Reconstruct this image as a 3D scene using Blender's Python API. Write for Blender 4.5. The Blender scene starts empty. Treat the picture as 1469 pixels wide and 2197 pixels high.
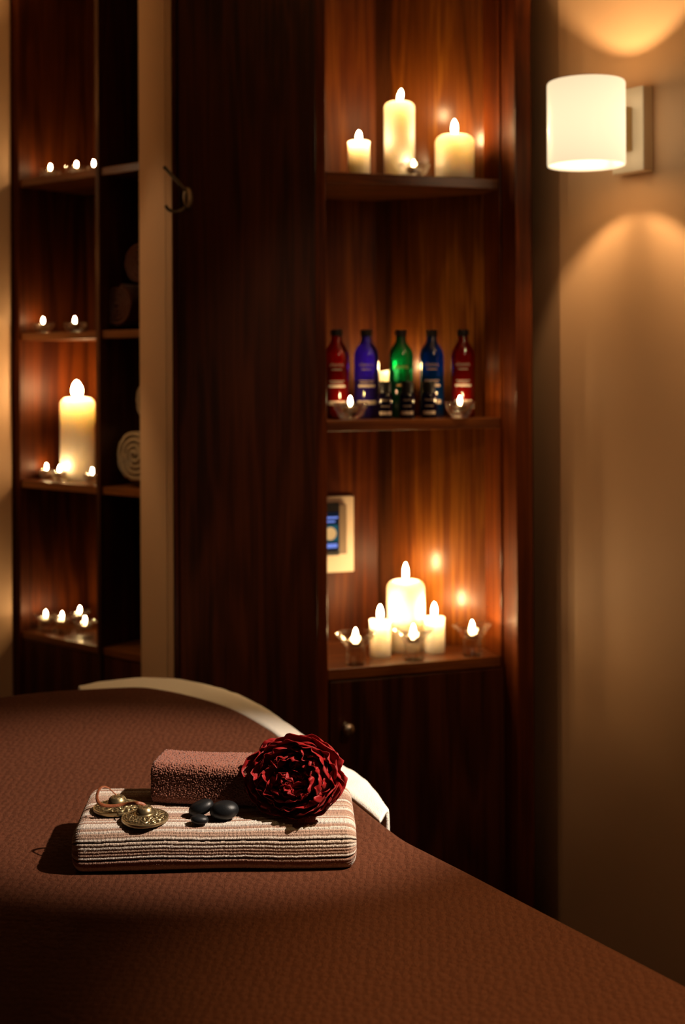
import bpy, math, random
import numpy as np
from mathutils import Vector, Matrix, noise

random.seed(7)
PI = math.pi
C = bpy.context.scene.collection
SC = bpy.context.scene

# ------------------------------------------------------------------ camera
F = 2800.0                      # focal length in pixels of the 1469x2197 frame
PX, PY = 734.5, 785.0           # principal point
EYE = 1.5
RHO = 0.0045
cr, sr = math.cos(RHO), math.sin(RHO)

def ray(px, py):
    dx, dy = px - PX, py - PY
    return (dx * cr - dy * sr) / F, (dx * sr + dy * cr) / F

def P(px, py, Y):
    a, b = ray(px, py)
    return Vector((a * Y, Y, EYE - b * Y))

def zat(px, py, Y):
    return P(px, py, Y).z

cam_d = bpy.data.cameras.new('camera')
cam = bpy.data.objects.new('camera', cam_d)
C.objects.link(cam)
cam_d.sensor_fit = 'VERTICAL'
cam_d.sensor_height = 36.0
cam_d.sensor_width = 24.07
cam_d.lens = 36.0 * F / 2197.0
cam_d.shift_y = -(1098.5 - PY) / 2197.0
cam.matrix_world = Matrix(((cr, sr, 0, 0), (0, 0, -1, 0), (-sr, cr, 0, EYE), (0, 0, 0, 1)))
cam_d.clip_start = 0.05
cam_d.dof.use_dof = True
cam_d.dof.focus_distance = 1.97
cam_d.dof.aperture_fstop = 3.4
SC.camera = cam

# ------------------------------------------------------------------ world, exposure, lights
W = bpy.data.worlds.new('world')
SC.world = W
W.use_nodes = True
W.node_tree.nodes['Background'].inputs[0].default_value = (1.0, 0.55, 0.28, 1)
W.node_tree.nodes['Background'].inputs[1].default_value = 0.006
SC.view_settings.view_transform = 'Standard'
SC.view_settings.look = 'None'
SC.view_settings.exposure = 0.0
SC.view_settings.gamma = 1.0
SC.view_settings.use_curve_mapping = False
SC.cycles.use_denoising = True
SC.cycles.max_bounces = 8
SC.cycles.transparent_max_bounces = 16
SC.cycles.sample_clamp_indirect = 4.0
SC.cycles.caustics_reflective = False
SC.cycles.caustics_refractive = False

def spot(name, loc, target, energy, color, half_deg, blend, radius):
    d = bpy.data.lights.new(name, 'SPOT')
    d.energy = energy; d.color = color
    d.spot_size = math.radians(half_deg * 2); d.spot_blend = blend
    d.shadow_soft_size = radius
    o = bpy.data.objects.new(name, d); C.objects.link(o)
    o.location = loc
    o.rotation_euler = (Vector(target) - Vector(loc)).to_track_quat('-Z', 'Y').to_euler()
    return o

KEY_E, FILL_E, LEFT_E, NICHE_FILL_E = 450.0, 175.0, 9.0, 30.0
SCONCE_E, FLAME_S, SHADE_S = 10.0, 112.0, 1.2
spot('key_spotlight', (1.20, 1.62, 2.36), (-0.20, 2.22, 0.8), KEY_E, (1.0, 0.82, 0.66), 12.2, 0.7, 0.02)
spot('downlight_over_table', (0.75, 1.15, 2.55), (0.36, 1.50, 0.75), FILL_E, (1.0, 0.62, 0.28), 19, 0.8, 0.05)
spot('niche_fill_spot', (0.95, 0.9, 2.6), (0.24, 3.3, 1.15), NICHE_FILL_E, (1.0, 0.62, 0.34), 17, 0.6, 0.05)  # added off-frame fill from camera right, lifts the cabinet front and niche
spot('downlight_left', (-1.25, 2.9, 2.62), (-0.45, 3.35, 1.3), LEFT_E, (1.0, 0.66, 0.36), 22, 0.5, 0.04)

# ------------------------------------------------------------------ helpers
def tag(o, label=None, cat=None, group=None, kind=None):
    if label: o['label'] = label
    if cat: o['category'] = cat
    if group: o['group'] = group
    if kind: o['kind'] = kind
    return o

def thing(name, loc, label, cat, group=None, rz=0.0):
    o = bpy.data.objects.new(name, None)
    o.empty_display_size = 0.05
    C.objects.link(o)
    o.location = loc; o.rotation_euler = (0, 0, rz)
    return tag(o, label, cat, group)

class MB:
    def __init__(s):
        s.v = []; s.f = []; s.uv = None
    def add(s, vs, fs):
        n = len(s.v)
        s.v += [tuple(v) for v in vs]
        s.f += [tuple(i + n for i in f) for f in fs]
        return s
    def box(s, x0, x1, y0, y1, z0, z1):
        vs = [(x, y, z) for z in (z0, z1) for x, y in ((x0, y0), (x1, y0), (x1, y1), (x0, y1))]
        return s.add(vs, [(3, 2, 1, 0), (4, 5, 6, 7), (0, 1, 5, 4), (1, 2, 6, 5), (2, 3, 7, 6), (3, 0, 4, 7)])
    def prism(s, poly, z0, z1):
        a = sum(poly[i][0] * poly[(i + 1) % len(poly)][1] - poly[(i + 1) % len(poly)][0] * poly[i][1] for i in range(len(poly)))
        if a < 0: poly = poly[::-1]
        n = len(poly)
        vs = [(x, y, z0) for x, y in poly] + [(x, y, z1) for x, y in poly]
        fs = [tuple(range(n - 1, -1, -1)), tuple(range(n, 2 * n))]
        fs += [(i, (i + 1) % n, n + (i + 1) % n, n + i) for i in range(n)]
        return s.add(vs, fs)
    def lathe(s, prof, seg=32, c=(0, 0, 0), rfun=None, closed=False):
        vs = []
        for k, (r, z) in enumerate(prof):
            for i in range(seg):
                a = 2 * PI * i / seg
                rr = r * (rfun(a, k / (len(prof) - 1), z) if rfun else 1)
                vs.append((c[0] + rr * math.cos(a), c[1] + rr * math.sin(a), c[2] + z))
        fs = []
        m = len(prof)
        for k in range(m if closed else m - 1):
            k2 = (k + 1) % m
            for i in range(seg):
                j = (i + 1) % seg
                fs.append((k * seg + i, k * seg + j, k2 * seg + j, k2 * seg + i))
        if not closed:
            if prof[0][0] > 1e-6: fs.append(tuple(range(seg - 1, -1, -1)))
            if prof[-1][0] > 1e-6: fs.append(tuple((m - 1) * seg + i for i in range(seg)))
        return s.add(vs, fs)
    def tube(s, pts, rad, seg=10, flat=1.0):
        pts = [Vector(p) for p in pts]
        n = len(pts)
        rads = rad if isinstance(rad, (list, tuple)) else [rad] * n
        up = Vector((0, 0, 1)); vs = []
        prev = None
        for i, p in enumerate(pts):
            t = (pts[min(i + 1, n - 1)] - pts[max(i - 1, 0)]).normalized()
            if prev is None:
                a = t.cross(up)
                if a.length < 1e-3: a = t.cross(Vector((1, 0, 0)))
            else:
                a = prev - t * prev.dot(t)
            a.normalize(); prev = a
            b = t.cross(a)
            for k in range(seg):
                g = 2 * PI * k / seg
                vs.append(p + a * math.cos(g) * rads[i] + b * math.sin(g) * rads[i] * flat)
        fs = [(i * seg + k, i * seg + (k + 1) % seg, (i + 1) * seg + (k + 1) % seg, (i + 1) * seg + k) for i in range(n - 1) for k in range(seg)]
        fs += [tuple(range(seg - 1, -1, -1)), tuple((n - 1) * seg + k for k in range(seg))]
        return s.add(vs, fs)
    def grid(s, pts, nu, nv, wrap_u=False):
        fs = []
        for j in range(nv - 1):
            for i in range(nu if wrap_u else nu - 1):
                i2 = (i + 1) % nu
                fs.append((j * nu + i, j * nu + i2, (j + 1) * nu + i2, (j + 1) * nu + i))
        return s.add(pts, fs)
    def build(s, name, mat, parent=None, smooth=False, bevel=0, xf=None, solid=0, sub=0):
        me = bpy.data.meshes.new(name)
        vs = s.v if xf is None else [tuple(xf @ Vector(v)) for v in s.v]
        me.from_pydata(vs, [], s.f)
        me.materials.append(mat)
        me.validate()
        if smooth:
            me.polygons.foreach_set('use_smooth', [True] * len(me.polygons))
        o = bpy.data.objects.new(name, me)
        C.objects.link(o)
        if parent is not None: o.parent = parent
        if solid:
            m = o.modifiers.new('solid', 'SOLIDIFY'); m.thickness = solid; m.offset = 0
        if bevel:
            m = o.modifiers.new('bevel', 'BEVEL'); m.width = bevel; m.segments = 3; m.limit_method = 'ANGLE'; m.angle_limit = math.radians(40)
        if sub:
            m = o.modifiers.new('sub', 'SUBSURF'); m.levels = sub; m.render_levels = sub
        return o

def smooth_by_angle(o, deg=35):
    me = o.data
    me.polygons.foreach_set('use_smooth', [True] * len(me.polygons))
    try: me.set_sharp_from_angle(angle=math.radians(deg))
    except Exception: pass
    return o

def spline(pts, n, closed=False):
    pts = [Vector(p) for p in pts]; out = []
    m = len(pts)
    segs = m if closed else m - 1
    for i in range(segs):
        if closed:
            p0, p1, p2, p3 = pts[(i - 1) % m], pts[i], pts[(i + 1) % m], pts[(i + 2) % m]
        else:
            p0, p1, p2, p3 = pts[max(i - 1, 0)], pts[i], pts[i + 1], pts[min(i + 2, m - 1)]
        for k in range(n):
            t = k / n
            out.append(0.5 * ((2 * p1) + (p2 - p0) * t + (2 * p0 - 5 * p1 + 4 * p2 - p3) * t * t + (3 * p1 - p0 - 3 * p2 + p3) * t ** 3))
    if not closed: out.append(pts[-1])
    return out

def copy_tree(o, parent=None):
    c = o.copy(); C.objects.link(c)
    if parent is not None: c.parent = parent
    for ch in list(o.children): copy_tree(ch, c)
    return c

def sst(a, b, x):
    t = min(1, max(0, (x - a) / (b - a)))
    return t * t * (3 - 2 * t)

# ------------------------------------------------------------------ materials
def new_mat(name):
    m = bpy.data.materials.new(name); m.use_nodes = True
    nt = m.node_tree; nt.nodes.clear()
    out = nt.nodes.new('ShaderNodeOutputMaterial')
    return m, nt, out

def N(nt, typ, ins=None, **kw):
    n = nt.nodes.new(typ)
    for k, v in kw.items(): setattr(n, k, v)
    for k, v in (ins or {}).items():
        if hasattr(v, 'is_output'): nt.links.new(v, n.inputs[k])
        else: n.inputs[k].default_value = v
    return n

def rgb(c): return (c[0], c[1], c[2], 1)

def principled(name, color, rough=0.5, metal=0.0, noise_amt=0.0, noise_scale=20, bump=0.0, bump_scale=100, **kw):
    m, nt, out = new_mat(name)
    b = N(nt, 'ShaderNodeBsdfPrincipled', {'Base Color': rgb(color), 'Roughness': rough, 'Metallic': metal})
    for k, v in kw.items(): b.inputs[k.replace('_', ' ')].default_value = v
    tc = N(nt, 'ShaderNodeTexCoord')
    if noise_amt:
        n = N(nt, 'ShaderNodeTexNoise', {'Vector': tc.outputs['Object'], 'Scale': noise_scale, 'Detail': 5.0})
        lo = tuple(c * (1 - noise_amt) for c in color); hi = tuple(min(1, c * (1 + noise_amt)) for c in color)
        mx = N(nt, 'ShaderNodeMix', data_type='RGBA')
        nt.links.new(n.outputs['Fac'], mx.inputs[0]); mx.inputs[6].default_value = rgb(lo); mx.inputs[7].default_value = rgb(hi)
        nt.links.new(mx.outputs[2], b.inputs['Base Color'])
    if bump:
        n2 = N(nt, 'ShaderNodeTexNoise', {'Vector': tc.outputs['Object'], 'Scale': bump_scale, 'Detail': 4.0})
        bp = N(nt, 'ShaderNodeBump', {'Height': n2.outputs['Fac'], 'Strength': bump, 'Distance': 0.002})
        nt.links.new(bp.outputs[0], b.inputs['Normal'])
    nt.links.new(b.outputs[0], out.inputs[0])
    return m

def wood(name, dark, mid, light, seed=0.0, horiz=False, rough=0.28, coat=0.5):
    m, nt, out = new_mat(name)
    tc = N(nt, 'ShaderNodeTexCoord')
    if horiz: s1, s2, s3 = (1.2, 14, 14), (4, 160, 160), (0.5, 5, 5)
    else: s1, s2, s3 = (11, 11, 0.9), (150, 150, 3.0), (4, 4, 0.5)
    mp1 = N(nt, 'ShaderNodeMapping', {'Vector': tc.outputs['Object'], 'Scale': s1, 'Location': (seed, seed * 2, seed)})
    n1 = N(nt, 'ShaderNodeTexNoise', {'Vector': mp1.outputs[0], 'Scale': 1.0, 'Detail': 3.0, 'Roughness': 0.5, 'Distortion': 0.6})
    # ring lines taken through the slow noise: cathedral figure
    mu = N(nt, 'ShaderNodeMath', {0: n1.outputs['Fac'], 1: 30.0}, operation='MULTIPLY')
    si = N(nt, 'ShaderNodeMath', {0: mu.outputs[0]}, operation='SINE')
    r1 = N(nt, 'ShaderNodeMapRange', {'Value': si.outputs[0], 'From Min': -1.0, 'From Max': 1.0})
    mp2 = N(nt, 'ShaderNodeMapping', {'Vector': tc.outputs['Object'], 'Scale': s2, 'Location': (seed, 0, 0)})
    n2 = N(nt, 'ShaderNodeTexNoise', {'Vector': mp2.outputs[0], 'Scale': 1.0, 'Detail': 4.0, 'Roughness': 0.6})
    mp3 = N(nt, 'ShaderNodeMapping', {'Vector': tc.outputs['Object'], 'Scale': s3, 'Location': (seed * 3, 0, 0)})
    n3 = N(nt, 'ShaderNodeTexNoise', {'Vector': mp3.outputs[0], 'Scale': 1.0, 'Detail': 2.0})
    a1 = N(nt, 'ShaderNodeMath', {0: r1.outputs[0], 1: 0.14}, operation='MULTIPLY')
    a2 = N(nt, 'ShaderNodeMath', {0: n2.outputs['Fac'], 1: 0.42, 2: a1.outputs[0]}, operation='MULTIPLY_ADD')
    a3 = N(nt, 'ShaderNodeMath', {0: n3.outputs['Fac'], 1: 0.55, 2: a2.outputs[0]}, operation='MULTIPLY_ADD')
    cr_ = N(nt, 'ShaderNodeValToRGB', {0: a3.outputs[0]})
    el = cr_.color_ramp.elements
    el[0].position = 0.40; el[0].color = rgb(dark)
    el[1].position = 0.88; el[1].color = rgb(light)
    e = el.new(0.62); e.color = rgb(mid)
    b = N(nt, 'ShaderNodeBsdfPrincipled', {'Base Color': cr_.outputs[0], 'Roughness': 0.5, 'Coat Weight': coat, 'Coat Roughness': rough, 'Specular IOR Level': 0.14})
    bp = N(nt, 'ShaderNodeBump', {'Height': n2.outputs['Fac'], 'Strength': 0.12, 'Distance': 0.001})
    nt.links.new(bp.outputs[0], b.inputs['Normal'])
    nt.links.new(b.outputs[0], out.inputs[0])
    return m

WD, WM, WL = (0.04, 0.006, 0.001), (0.14, 0.028, 0.003), (0.28, 0.075, 0.009)
m_wood = wood('walnut', WD, WM, WL, 0.0, coat=0.3, rough=0.2)
m_wood_back = wood('walnut_back', (0.03, 0.005, 0.001), (0.10, 0.019, 0.002), (0.28, 0.08, 0.008), 3.7, coat=0.12, rough=0.4)
m_wood_left = wood('walnut_matt', (0.03, 0.005, 0.001), (0.10, 0.020, 0.002), (0.24, 0.065, 0.008), 6.6, coat=0.0, rough=0.6)
m_wood_side = wood('walnut_glossy', (0.05, 0.010, 0.001), (0.16, 0.041, 0.003), (0.44, 0.165, 0.014), 9.7, coat=0.5, rough=0.23)
m_wood_dark = wood('walnut_filler', (0.03, 0.008, 0.002), (0.09, 0.026, 0.007), (0.18, 0.06, 0.018), 5.1, coat=0.5, rough=0.18)
m_wood_h = wood('walnut_shelf', (0.09, 0.022, 0.004), (0.22, 0.065, 0.012), (0.40, 0.14, 0.028), 1.3, horiz=True, coat=0.8, rough=0.25)
m_wood_door = wood('walnut_door', (0.025, 0.005, 0.001), (0.085, 0.019, 0.005), (0.15, 0.04, 0.010), 8.2, coat=0.25, rough=0.35)

m_wall = principled('cream_paint', (0.76, 0.475, 0.265), 0.55, bump=0.15, bump_scale=260, noise_amt=0.03, noise_scale=3)
m_col = principled('cream_pier_paint', (0.66, 0.44, 0.27), 0.9, Specular_IOR_Level=0.0, noise_amt=0.02, noise_scale=4)
m_ceil = principled('ceiling_paint', (0.6, 0.52, 0.4), 0.8, noise_amt=0.02)
m_floor = wood('floor_wood', (0.03, 0.012, 0.006), (0.08, 0.03, 0.012), (0.15, 0.06, 0.025), 2.0, horiz=True)
m_black = principled('black_plastic', (0.012, 0.011, 0.012), 0.35, noise_amt=0.05)
m_chrome = principled("satin_steel", (0.78, 0.72, 0.64), 0.25, 1.0, noise_amt=0.03)
m_bronze = principled('dark_hook_metal', (0.10, 0.075, 0.045), 0.5, 0.7, noise_amt=0.1)
m_brush = principled('brushed_brass_bracket', (0.55, 0.38, 0.18), 0.45, 0.6, noise_amt=0.04)
m_alu = principled('tealight_aluminium', (0.75, 0.70, 0.62), 0.28, 1.0, noise_amt=0.05)
m_plate = principled('cream_plastic', (0.93, 0.78, 0.58), 0.35, noise_amt=0.02)
m_grey = principled('dock_grey', (0.30, 0.22, 0.15), 0.4, noise_amt=0.05)
m_twax = principled('melted_wax', (0.22, 0.16, 0.10), 0.5, noise_amt=0.03)
m_wick = principled('wick', (0.02, 0.015, 0.01), 0.9, noise_amt=0.2)
m_label = principled('printed_label', (0.50, 0.40, 0.33), 0.6, noise_amt=0.03)
m_print = principled('printed_lettering', (0.36, 0.26, 0.22), 0.6, noise_amt=0.03)
m_gold = principled('printed_gold', (0.6, 0.42, 0.14), 0.5, noise_amt=0.03)
m_wax = principled('ivory_wax', (0.90, 0.80, 0.68), 0.42, noise_amt=0.03, noise_scale=12,
                   Subsurface_Weight=1.0, Subsurface_Radius=(1.0, 0.9, 0.72), Subsurface_Scale=0.10)
m_leather = principled('brown_leather', (0.20, 0.055, 0.018), 0.5, noise_amt=0.2, noise_scale=150, bump=0.3, bump_scale=600)
m_stone = principled('black_basalt', (0.007, 0.0075, 0.0085), 0.42, Specular_IOR_Level=0.3, noise_amt=0.35, noise_scale=120, bump=0.12, bump_scale=900)

def flame_mat():
    m, nt, out = new_mat('flame')
    e = N(nt, 'ShaderNodeEmission', {'Color': (1.0, 0.64, 0.29, 1), 'Strength': FLAME_S})
    t = N(nt, 'ShaderNodeBsdfTransparent', {'Color': (1, 1, 1, 1)})
    a = N(nt, 'ShaderNodeAddShader'); nt.links.new(e.outputs[0], a.inputs[0]); nt.links.new(t.outputs[0], a.inputs[1])
    nt.links.new(a.outputs[0], out.inputs[0]); return m
m_flame = flame_mat()

def emis(name, col, s):
    m, nt, out = new_mat(name)
    e = N(nt, 'ShaderNodeEmission', {'Color': rgb(col), 'Strength': s})
    nt.links.new(e.outputs[0], out.inputs[0]); return m

def shade_mat():
    # lit opal glass: lambertian glow, a little warmer towards the grazing edge, glossy skin
    m, nt, out = new_mat('lit_opal_glass')
    tc = N(nt, 'ShaderNodeTexCoord')
    # the bulb sits close behind the wall side of the glass: glow falls off with distance from it
    ds = N(nt, 'ShaderNodeVectorMath', {0: tc.outputs['Object'], 1: (0.0, -0.135, 0.0)}, operation='DISTANCE')
    r = N(nt, 'ShaderNodeMapRange', {'Value': ds.outputs['Value'], 'From Min': 0.06, 'From Max': 0.17, 'To Min': 1.35 * SHADE_S, 'To Max': 0.78 * SHADE_S})
    e = N(nt, 'ShaderNodeEmission', {'Color': (1.0, 0.77, 0.47, 1), 'Strength': r.outputs[0]})
    g = N(nt, 'ShaderNodeBsdfPrincipled', {'Base Color': (0.25, 0.2, 0.13, 1), 'Roughness': 0.3})
    a = N(nt, 'ShaderNodeAddShader'); nt.links.new(e.outputs[0], a.inputs[0]); nt.links.new(g.outputs[0], a.inputs[1])
    nt.links.new(a.outputs[0], out.inputs[0]); return m
m_shade = shade_mat()

def clear_glass():
    m, nt, out = new_mat('clear_glass')
    fr = N(nt, 'ShaderNodeFresnel', {'IOR': 1.5})
    t = N(nt, 'ShaderNodeBsdfTransparent', {'Color': (0.985, 0.97, 0.94, 1)})
    g = N(nt, 'ShaderNodeBsdfGlass', {'Color': (0.97, 0.95, 0.9, 1), 'IOR': 1.45, 'Roughness': 0.02})
    gl = N(nt, 'ShaderNodeBsdfGlossy', {'Color': (1, 1, 1, 1), 'Roughness': 0.07})
    mx = N(nt, 'ShaderNodeMixShader', {0: 0.12}); nt.links.new(t.outputs[0], mx.inputs[1]); nt.links.new(g.outputs[0], mx.inputs[2])
    mxx = N(nt, 'ShaderNodeMath', {0: fr.outputs[0], 1: 0.45, 2: 0.08}, operation='MULTIPLY_ADD')
    m2 = N(nt, 'ShaderNodeMixShader'); nt.links.new(mxx.outputs[0], m2.inputs[0]); nt.links.new(mx.outputs[0], m2.inputs[1]); nt.links.new(gl.outputs[0], m2.inputs[2])
    nt.links.new(m2.outputs[0], out.inputs[0]); return m
m_glass = clear_glass()

def bottle_mat(name, col, deep=1.0):
    m, nt, out = new_mat(name)
    fr = N(nt, 'ShaderNodeFresnel', {'IOR': 1.5})
    t = N(nt, 'ShaderNodeBsdfTransparent', {'Color': rgb(col)})
    tl = N(nt, 'ShaderNodeBsdfTranslucent', {'Color': rgb(tuple(min(1, c * 1.2) for c in col))})
    df = N(nt, 'ShaderNodeBsdfDiffuse', {'Color': rgb(tuple(c * 0.35 for c in col))})
    gl = N(nt, 'ShaderNodeBsdfGlossy', {'Color': (1, 1, 1, 1), 'Roughness': 0.06})
    a = N(nt, 'ShaderNodeMixShader', {0: 0.5 * deep}); nt.links.new(t.outputs[0], a.inputs[1]); nt.links.new(tl.outputs[0], a.inputs[2])
    a2 = N(nt, 'ShaderNodeMixShader', {0: 0.2}); nt.links.new(a.outputs[0], a2.inputs[1]); nt.links.new(df.outputs[0], a2.inputs[2])
    m2 = N(nt, 'ShaderNodeMixShader'); nt.links.new(fr.outputs[0], m2.inputs[0]); nt.links.new(a2.outputs[0], m2.inputs[1]); nt.links.new(gl.outputs[0], m2.inputs[2])
    nt.links.new(m2.outputs[0], out.inputs[0]); return m

def cover_mat():
    m, nt, out = new_mat('brown_waffle_cotton')
    tc = N(nt, 'ShaderNodeTexCoord')
    nz = N(nt, 'ShaderNodeTexNoise', {'Vector': tc.outputs['Object'], 'Scale': 38.0, 'Detail': 2.0})
    off = N(nt, 'ShaderNodeVectorMath', {0: nz.outputs['Color'], 1: (0.5, 0.5, 0.5)}, operation='SUBTRACT')
    sc = N(nt, 'ShaderNodeVectorMath', {0: off.outputs[0], 'Scale': 0.006}, operation='SCALE')
    ad = N(nt, 'ShaderNodeVectorMath', {0: tc.outputs['Object'], 1: sc.outputs[0]}, operation='ADD')
    mp = N(nt, 'ShaderNodeMapping', {'Vector': ad.outputs[0], 'Rotation': (0, 0, math.radians(4)), 'Scale': (88, 74, 0.0)})
    vo = N(nt, 'ShaderNodeTexVoronoi', {'Vector': mp.outputs[0], 'Scale': 1.0, 'Randomness': 0.6}, voronoi_dimensions='2D')
    wv = N(nt, 'ShaderNodeTexWave', {'Vector': mp.outputs[0], 'Scale': 0.16, 'Distortion': 0.6, 'Detail': 1.0}, bands_direction='Y')
    fz = N(nt, 'ShaderNodeTexNoise', {'Vector': tc.outputs['Object'], 'Scale': 420.0, 'Detail': 4.0, 'Roughness': 0.7})
    i1 = N(nt, 'ShaderNodeMath', {0: vo.outputs['Distance'], 1: -1.0}, operation='MULTIPLY')
    i2 = N(nt, 'ShaderNodeMath', {0: wv.outputs['Fac'], 1: 0.12, 2: i1.outputs[0]}, operation='MULTIPLY_ADD')
    i3 = N(nt, 'ShaderNodeMath', {0: fz.outputs['Fac'], 1: 1.0, 2: i2.outputs[0]}, operation='MULTIPLY_ADD')
    bp = N(nt, 'ShaderNodeBump', {'Height': i3.outputs[0], 'Strength': 1.0, 'Distance': 0.011})
    cv = N(nt, 'ShaderNodeTexNoise', {'Vector': tc.outputs['Object'], 'Scale': 300.0, 'Detail': 3.0})
    mx = N(nt, 'ShaderNodeMix', data_type='RGBA')
    nt.links.new(cv.outputs['Fac'], mx.inputs[0]); mx.inputs[6].default_value = (0.10, 0.027, 0.011, 1); mx.inputs[7].default_value = (0.19, 0.060, 0.027, 1)
    b = N(nt, 'ShaderNodeBsdfPrincipled', {'Base Color': mx.outputs[2], 'Roughness': 0.95, 'Specular IOR Level': 0.1, 'Sheen Weight': 0.12, 'Sheen Roughness': 0.5, 'Sheen Tint': (0.8, 0.35, 0.2, 1)})
    nt.links.new(bp.outputs[0], b.inputs['Normal']); nt.links.new(b.outputs[0], out.inputs[0]); return m
m_cover = cover_mat()

def terry_mat(name, lo, hi, scale=600, bump=0.6, attr=None, sheen=0.2):
    m, nt, out = new_mat(name)
    tc = N(nt, 'ShaderNodeTexCoord')
    n = N(nt, 'ShaderNodeTexNoise', {'Vector': tc.outputs['Object'], 'Scale': scale, 'Detail': 3.0, 'Roughness': 0.6})
    vo = N(nt, 'ShaderNodeTexVoronoi', {'Vector': tc.outputs['Object'], 'Scale': scale * 1.1})
    mx = N(nt, 'ShaderNodeMix', data_type='RGBA')
    nt.links.new(n.outputs['Fac'], mx.inputs[0]); mx.inputs[6].default_value = rgb(lo); mx.inputs[7].default_value = rgb(hi)
    col = mx.outputs[2]
    if attr:
        at = N(nt, 'ShaderNodeAttribute', attribute_name=attr)
        m2 = N(nt, 'ShaderNodeMix', data_type='RGBA', blend_type='MULTIPLY')
        m2.inputs[0].default_value = 1.0
        nt.links.new(at.outputs['Color'], m2.inputs[6]); nt.links.new(col, m2.inputs[7]); col = m2.outputs[2]
    h = N(nt, 'ShaderNodeMath', {0: n.outputs['Fac'], 1: vo.outputs['Distance']}, operation='SUBTRACT')
    if attr:
        # knitted stitches across each ridge
        sx = N(nt, 'ShaderNodeSeparateXYZ', {0: tc.outputs['Object']})
        nz = N(nt, 'ShaderNodeTexNoise', {'Vector': tc.outputs['Object'], 'Scale': 260.0, 'Detail': 1.0})
        q1 = N(nt, 'ShaderNodeMath', {0: nz.outputs['Fac'], 1: 9.0}, operation='MULTIPLY')
        q2 = N(nt, 'ShaderNodeMath', {0: sx.outputs[0], 1: 3300.0, 2: q1.outputs[0]}, operation='MULTIPLY_ADD')
        q3 = N(nt, 'ShaderNodeMath', {0: q2.outputs[0]}, operation='SINE')
        h = N(nt, 'ShaderNodeMath', {0: q3.outputs[0], 1: 0.5, 2: h.outputs[0]}, operation='MULTIPLY_ADD')
        mr = N(nt, 'ShaderNodeMapRange', {'Value': q3.outputs[0], 'From Min': -1.0, 'From Max': 1.0, 'To Min': 0.72, 'To Max': 1.12})
        m3 = N(nt, 'ShaderNodeVectorMath', {0: col, 'Scale': mr.outputs[0]}, operation='SCALE')
        col = m3.outputs[0]
    bp = N(nt, 'ShaderNodeBump', {'Height': h.outputs[0], 'Strength': bump, 'Distance': 0.0012})
    b = N(nt, 'ShaderNodeBsdfPrincipled', {'Base Color': col, 'Roughness': 0.95, 'Specular IOR Level': 0.1, 'Sheen Weight': sheen, 'Sheen Roughness': 0.5})
    nt.links.new(bp.outputs[0], b.inputs['Normal']); nt.links.new(b.outputs[0], out.inputs[0]); return m
m_brown_terry = terry_mat('brown_terry', (0.13, 0.045, 0.028), (0.30, 0.115, 0.075))
m_white_terry = terry_mat('white_terry', (0.72, 0.67, 0.56), (0.92, 0.88, 0.78), 500)
m_cream_terry = terry_mat('cream_terry', (0.28, 0.19, 0.10), (0.46, 0.33, 0.19), 120)
m_darkbrown_terry = terry_mat('dark_brown_terry', (0.07, 0.022, 0.012), (0.13, 0.042, 0.022), 120)
m_stripe = terry_mat('striped_terry', (0.72, 0.72, 0.72), (1, 1, 1), 700, attr='stripe')

def petal_mat():
    m, nt, out = new_mat('red_petal')
    tc = N(nt, 'ShaderNodeTexCoord')
    n = N(nt, 'ShaderNodeTexNoise', {'Vector': tc.outputs['Object'], 'Scale': 45.0, 'Detail': 4.0})
    mx = N(nt, 'ShaderNodeMix', data_type='RGBA')
    nt.links.new(n.outputs['Fac'], mx.inputs[0]); mx.inputs[6].default_value = (0.13, 0.002, 0.003, 1); mx.inputs[7].default_value = (0.36, 0.006, 0.007, 1)
    b = N(nt, 'ShaderNodeBsdfPrincipled', {'Base Color': mx.outputs[2], 'Roughness': 0.55, 'Sheen Weight': 0.15, 'Sheen Tint': (1, 0.3, 0.25, 1), 'Specular IOR Level': 0.25})
    tl = N(nt, 'ShaderNodeBsdfTranslucent', {'Color': (0.5, 0.01, 0.005, 1)})
    a = N(nt, 'ShaderNodeMixShader', {0: 0.18}); nt.links.new(b.outputs[0], a.inputs[1]); nt.links.new(tl.outputs[0], a.inputs[2])
    nt.links.new(a.outputs[0], out.inputs[0]); return m
m_petal = petal_mat()

def brass_mat():
    m, nt, out = new_mat('engraved_brass')
    at = N(nt, 'ShaderNodeAttribute', attribute_name='relief')
    mx = N(nt, 'ShaderNodeMix', data_type='RGBA')
    nt.links.new(at.outputs['Fac'], mx.inputs[0]); mx.inputs[6].default_value = (0.07, 0.048, 0.02, 1); mx.inputs[7].default_value = (0.50, 0.39, 0.21, 1)
    b = N(nt, 'ShaderNodeBsdfPrincipled', {'Base Color': mx.outputs[2], 'Roughness': 0.36, 'Metallic': 0.9})
    nt.links.new(b.outputs[0], out.inputs[0]); return m
m_brass = brass_mat()

# ================================================================== the room
def struct(name, mb, mat, **kw):
    return tag(mb.build(name, mat, **kw), kind='structure')

# right wall (carries the sconce): from the corner towards the viewer's right
WA = Vector((ray(1201, 700)[0] * 3.32, 3.32))
WDIR = Vector((0.6, -0.8)); WN = Vector((-0.8, -0.6))
def wallpt(t, off=0.0):
    p = WA + WDIR * t + WN * off
    return (p.x, p.y)
CEIL = 2.72
struct('floor', MB().box(-2.6, 2.6, -1.2, 4.6, -0.05, 0.0), m_floor)
struct('ceiling', MB().box(-2.6, 2.6, -1.2, 4.6, CEIL, CEIL + 0.05), m_ceil)
e = wallpt(2.2)
struct('wall_right', MB().prism([wallpt(0), wallpt(2.2), (e[0] + 0.1, e[1] + 0.05), (WA.x + 0.12, 3.45)], 0, CEIL), m_wall)

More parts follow.
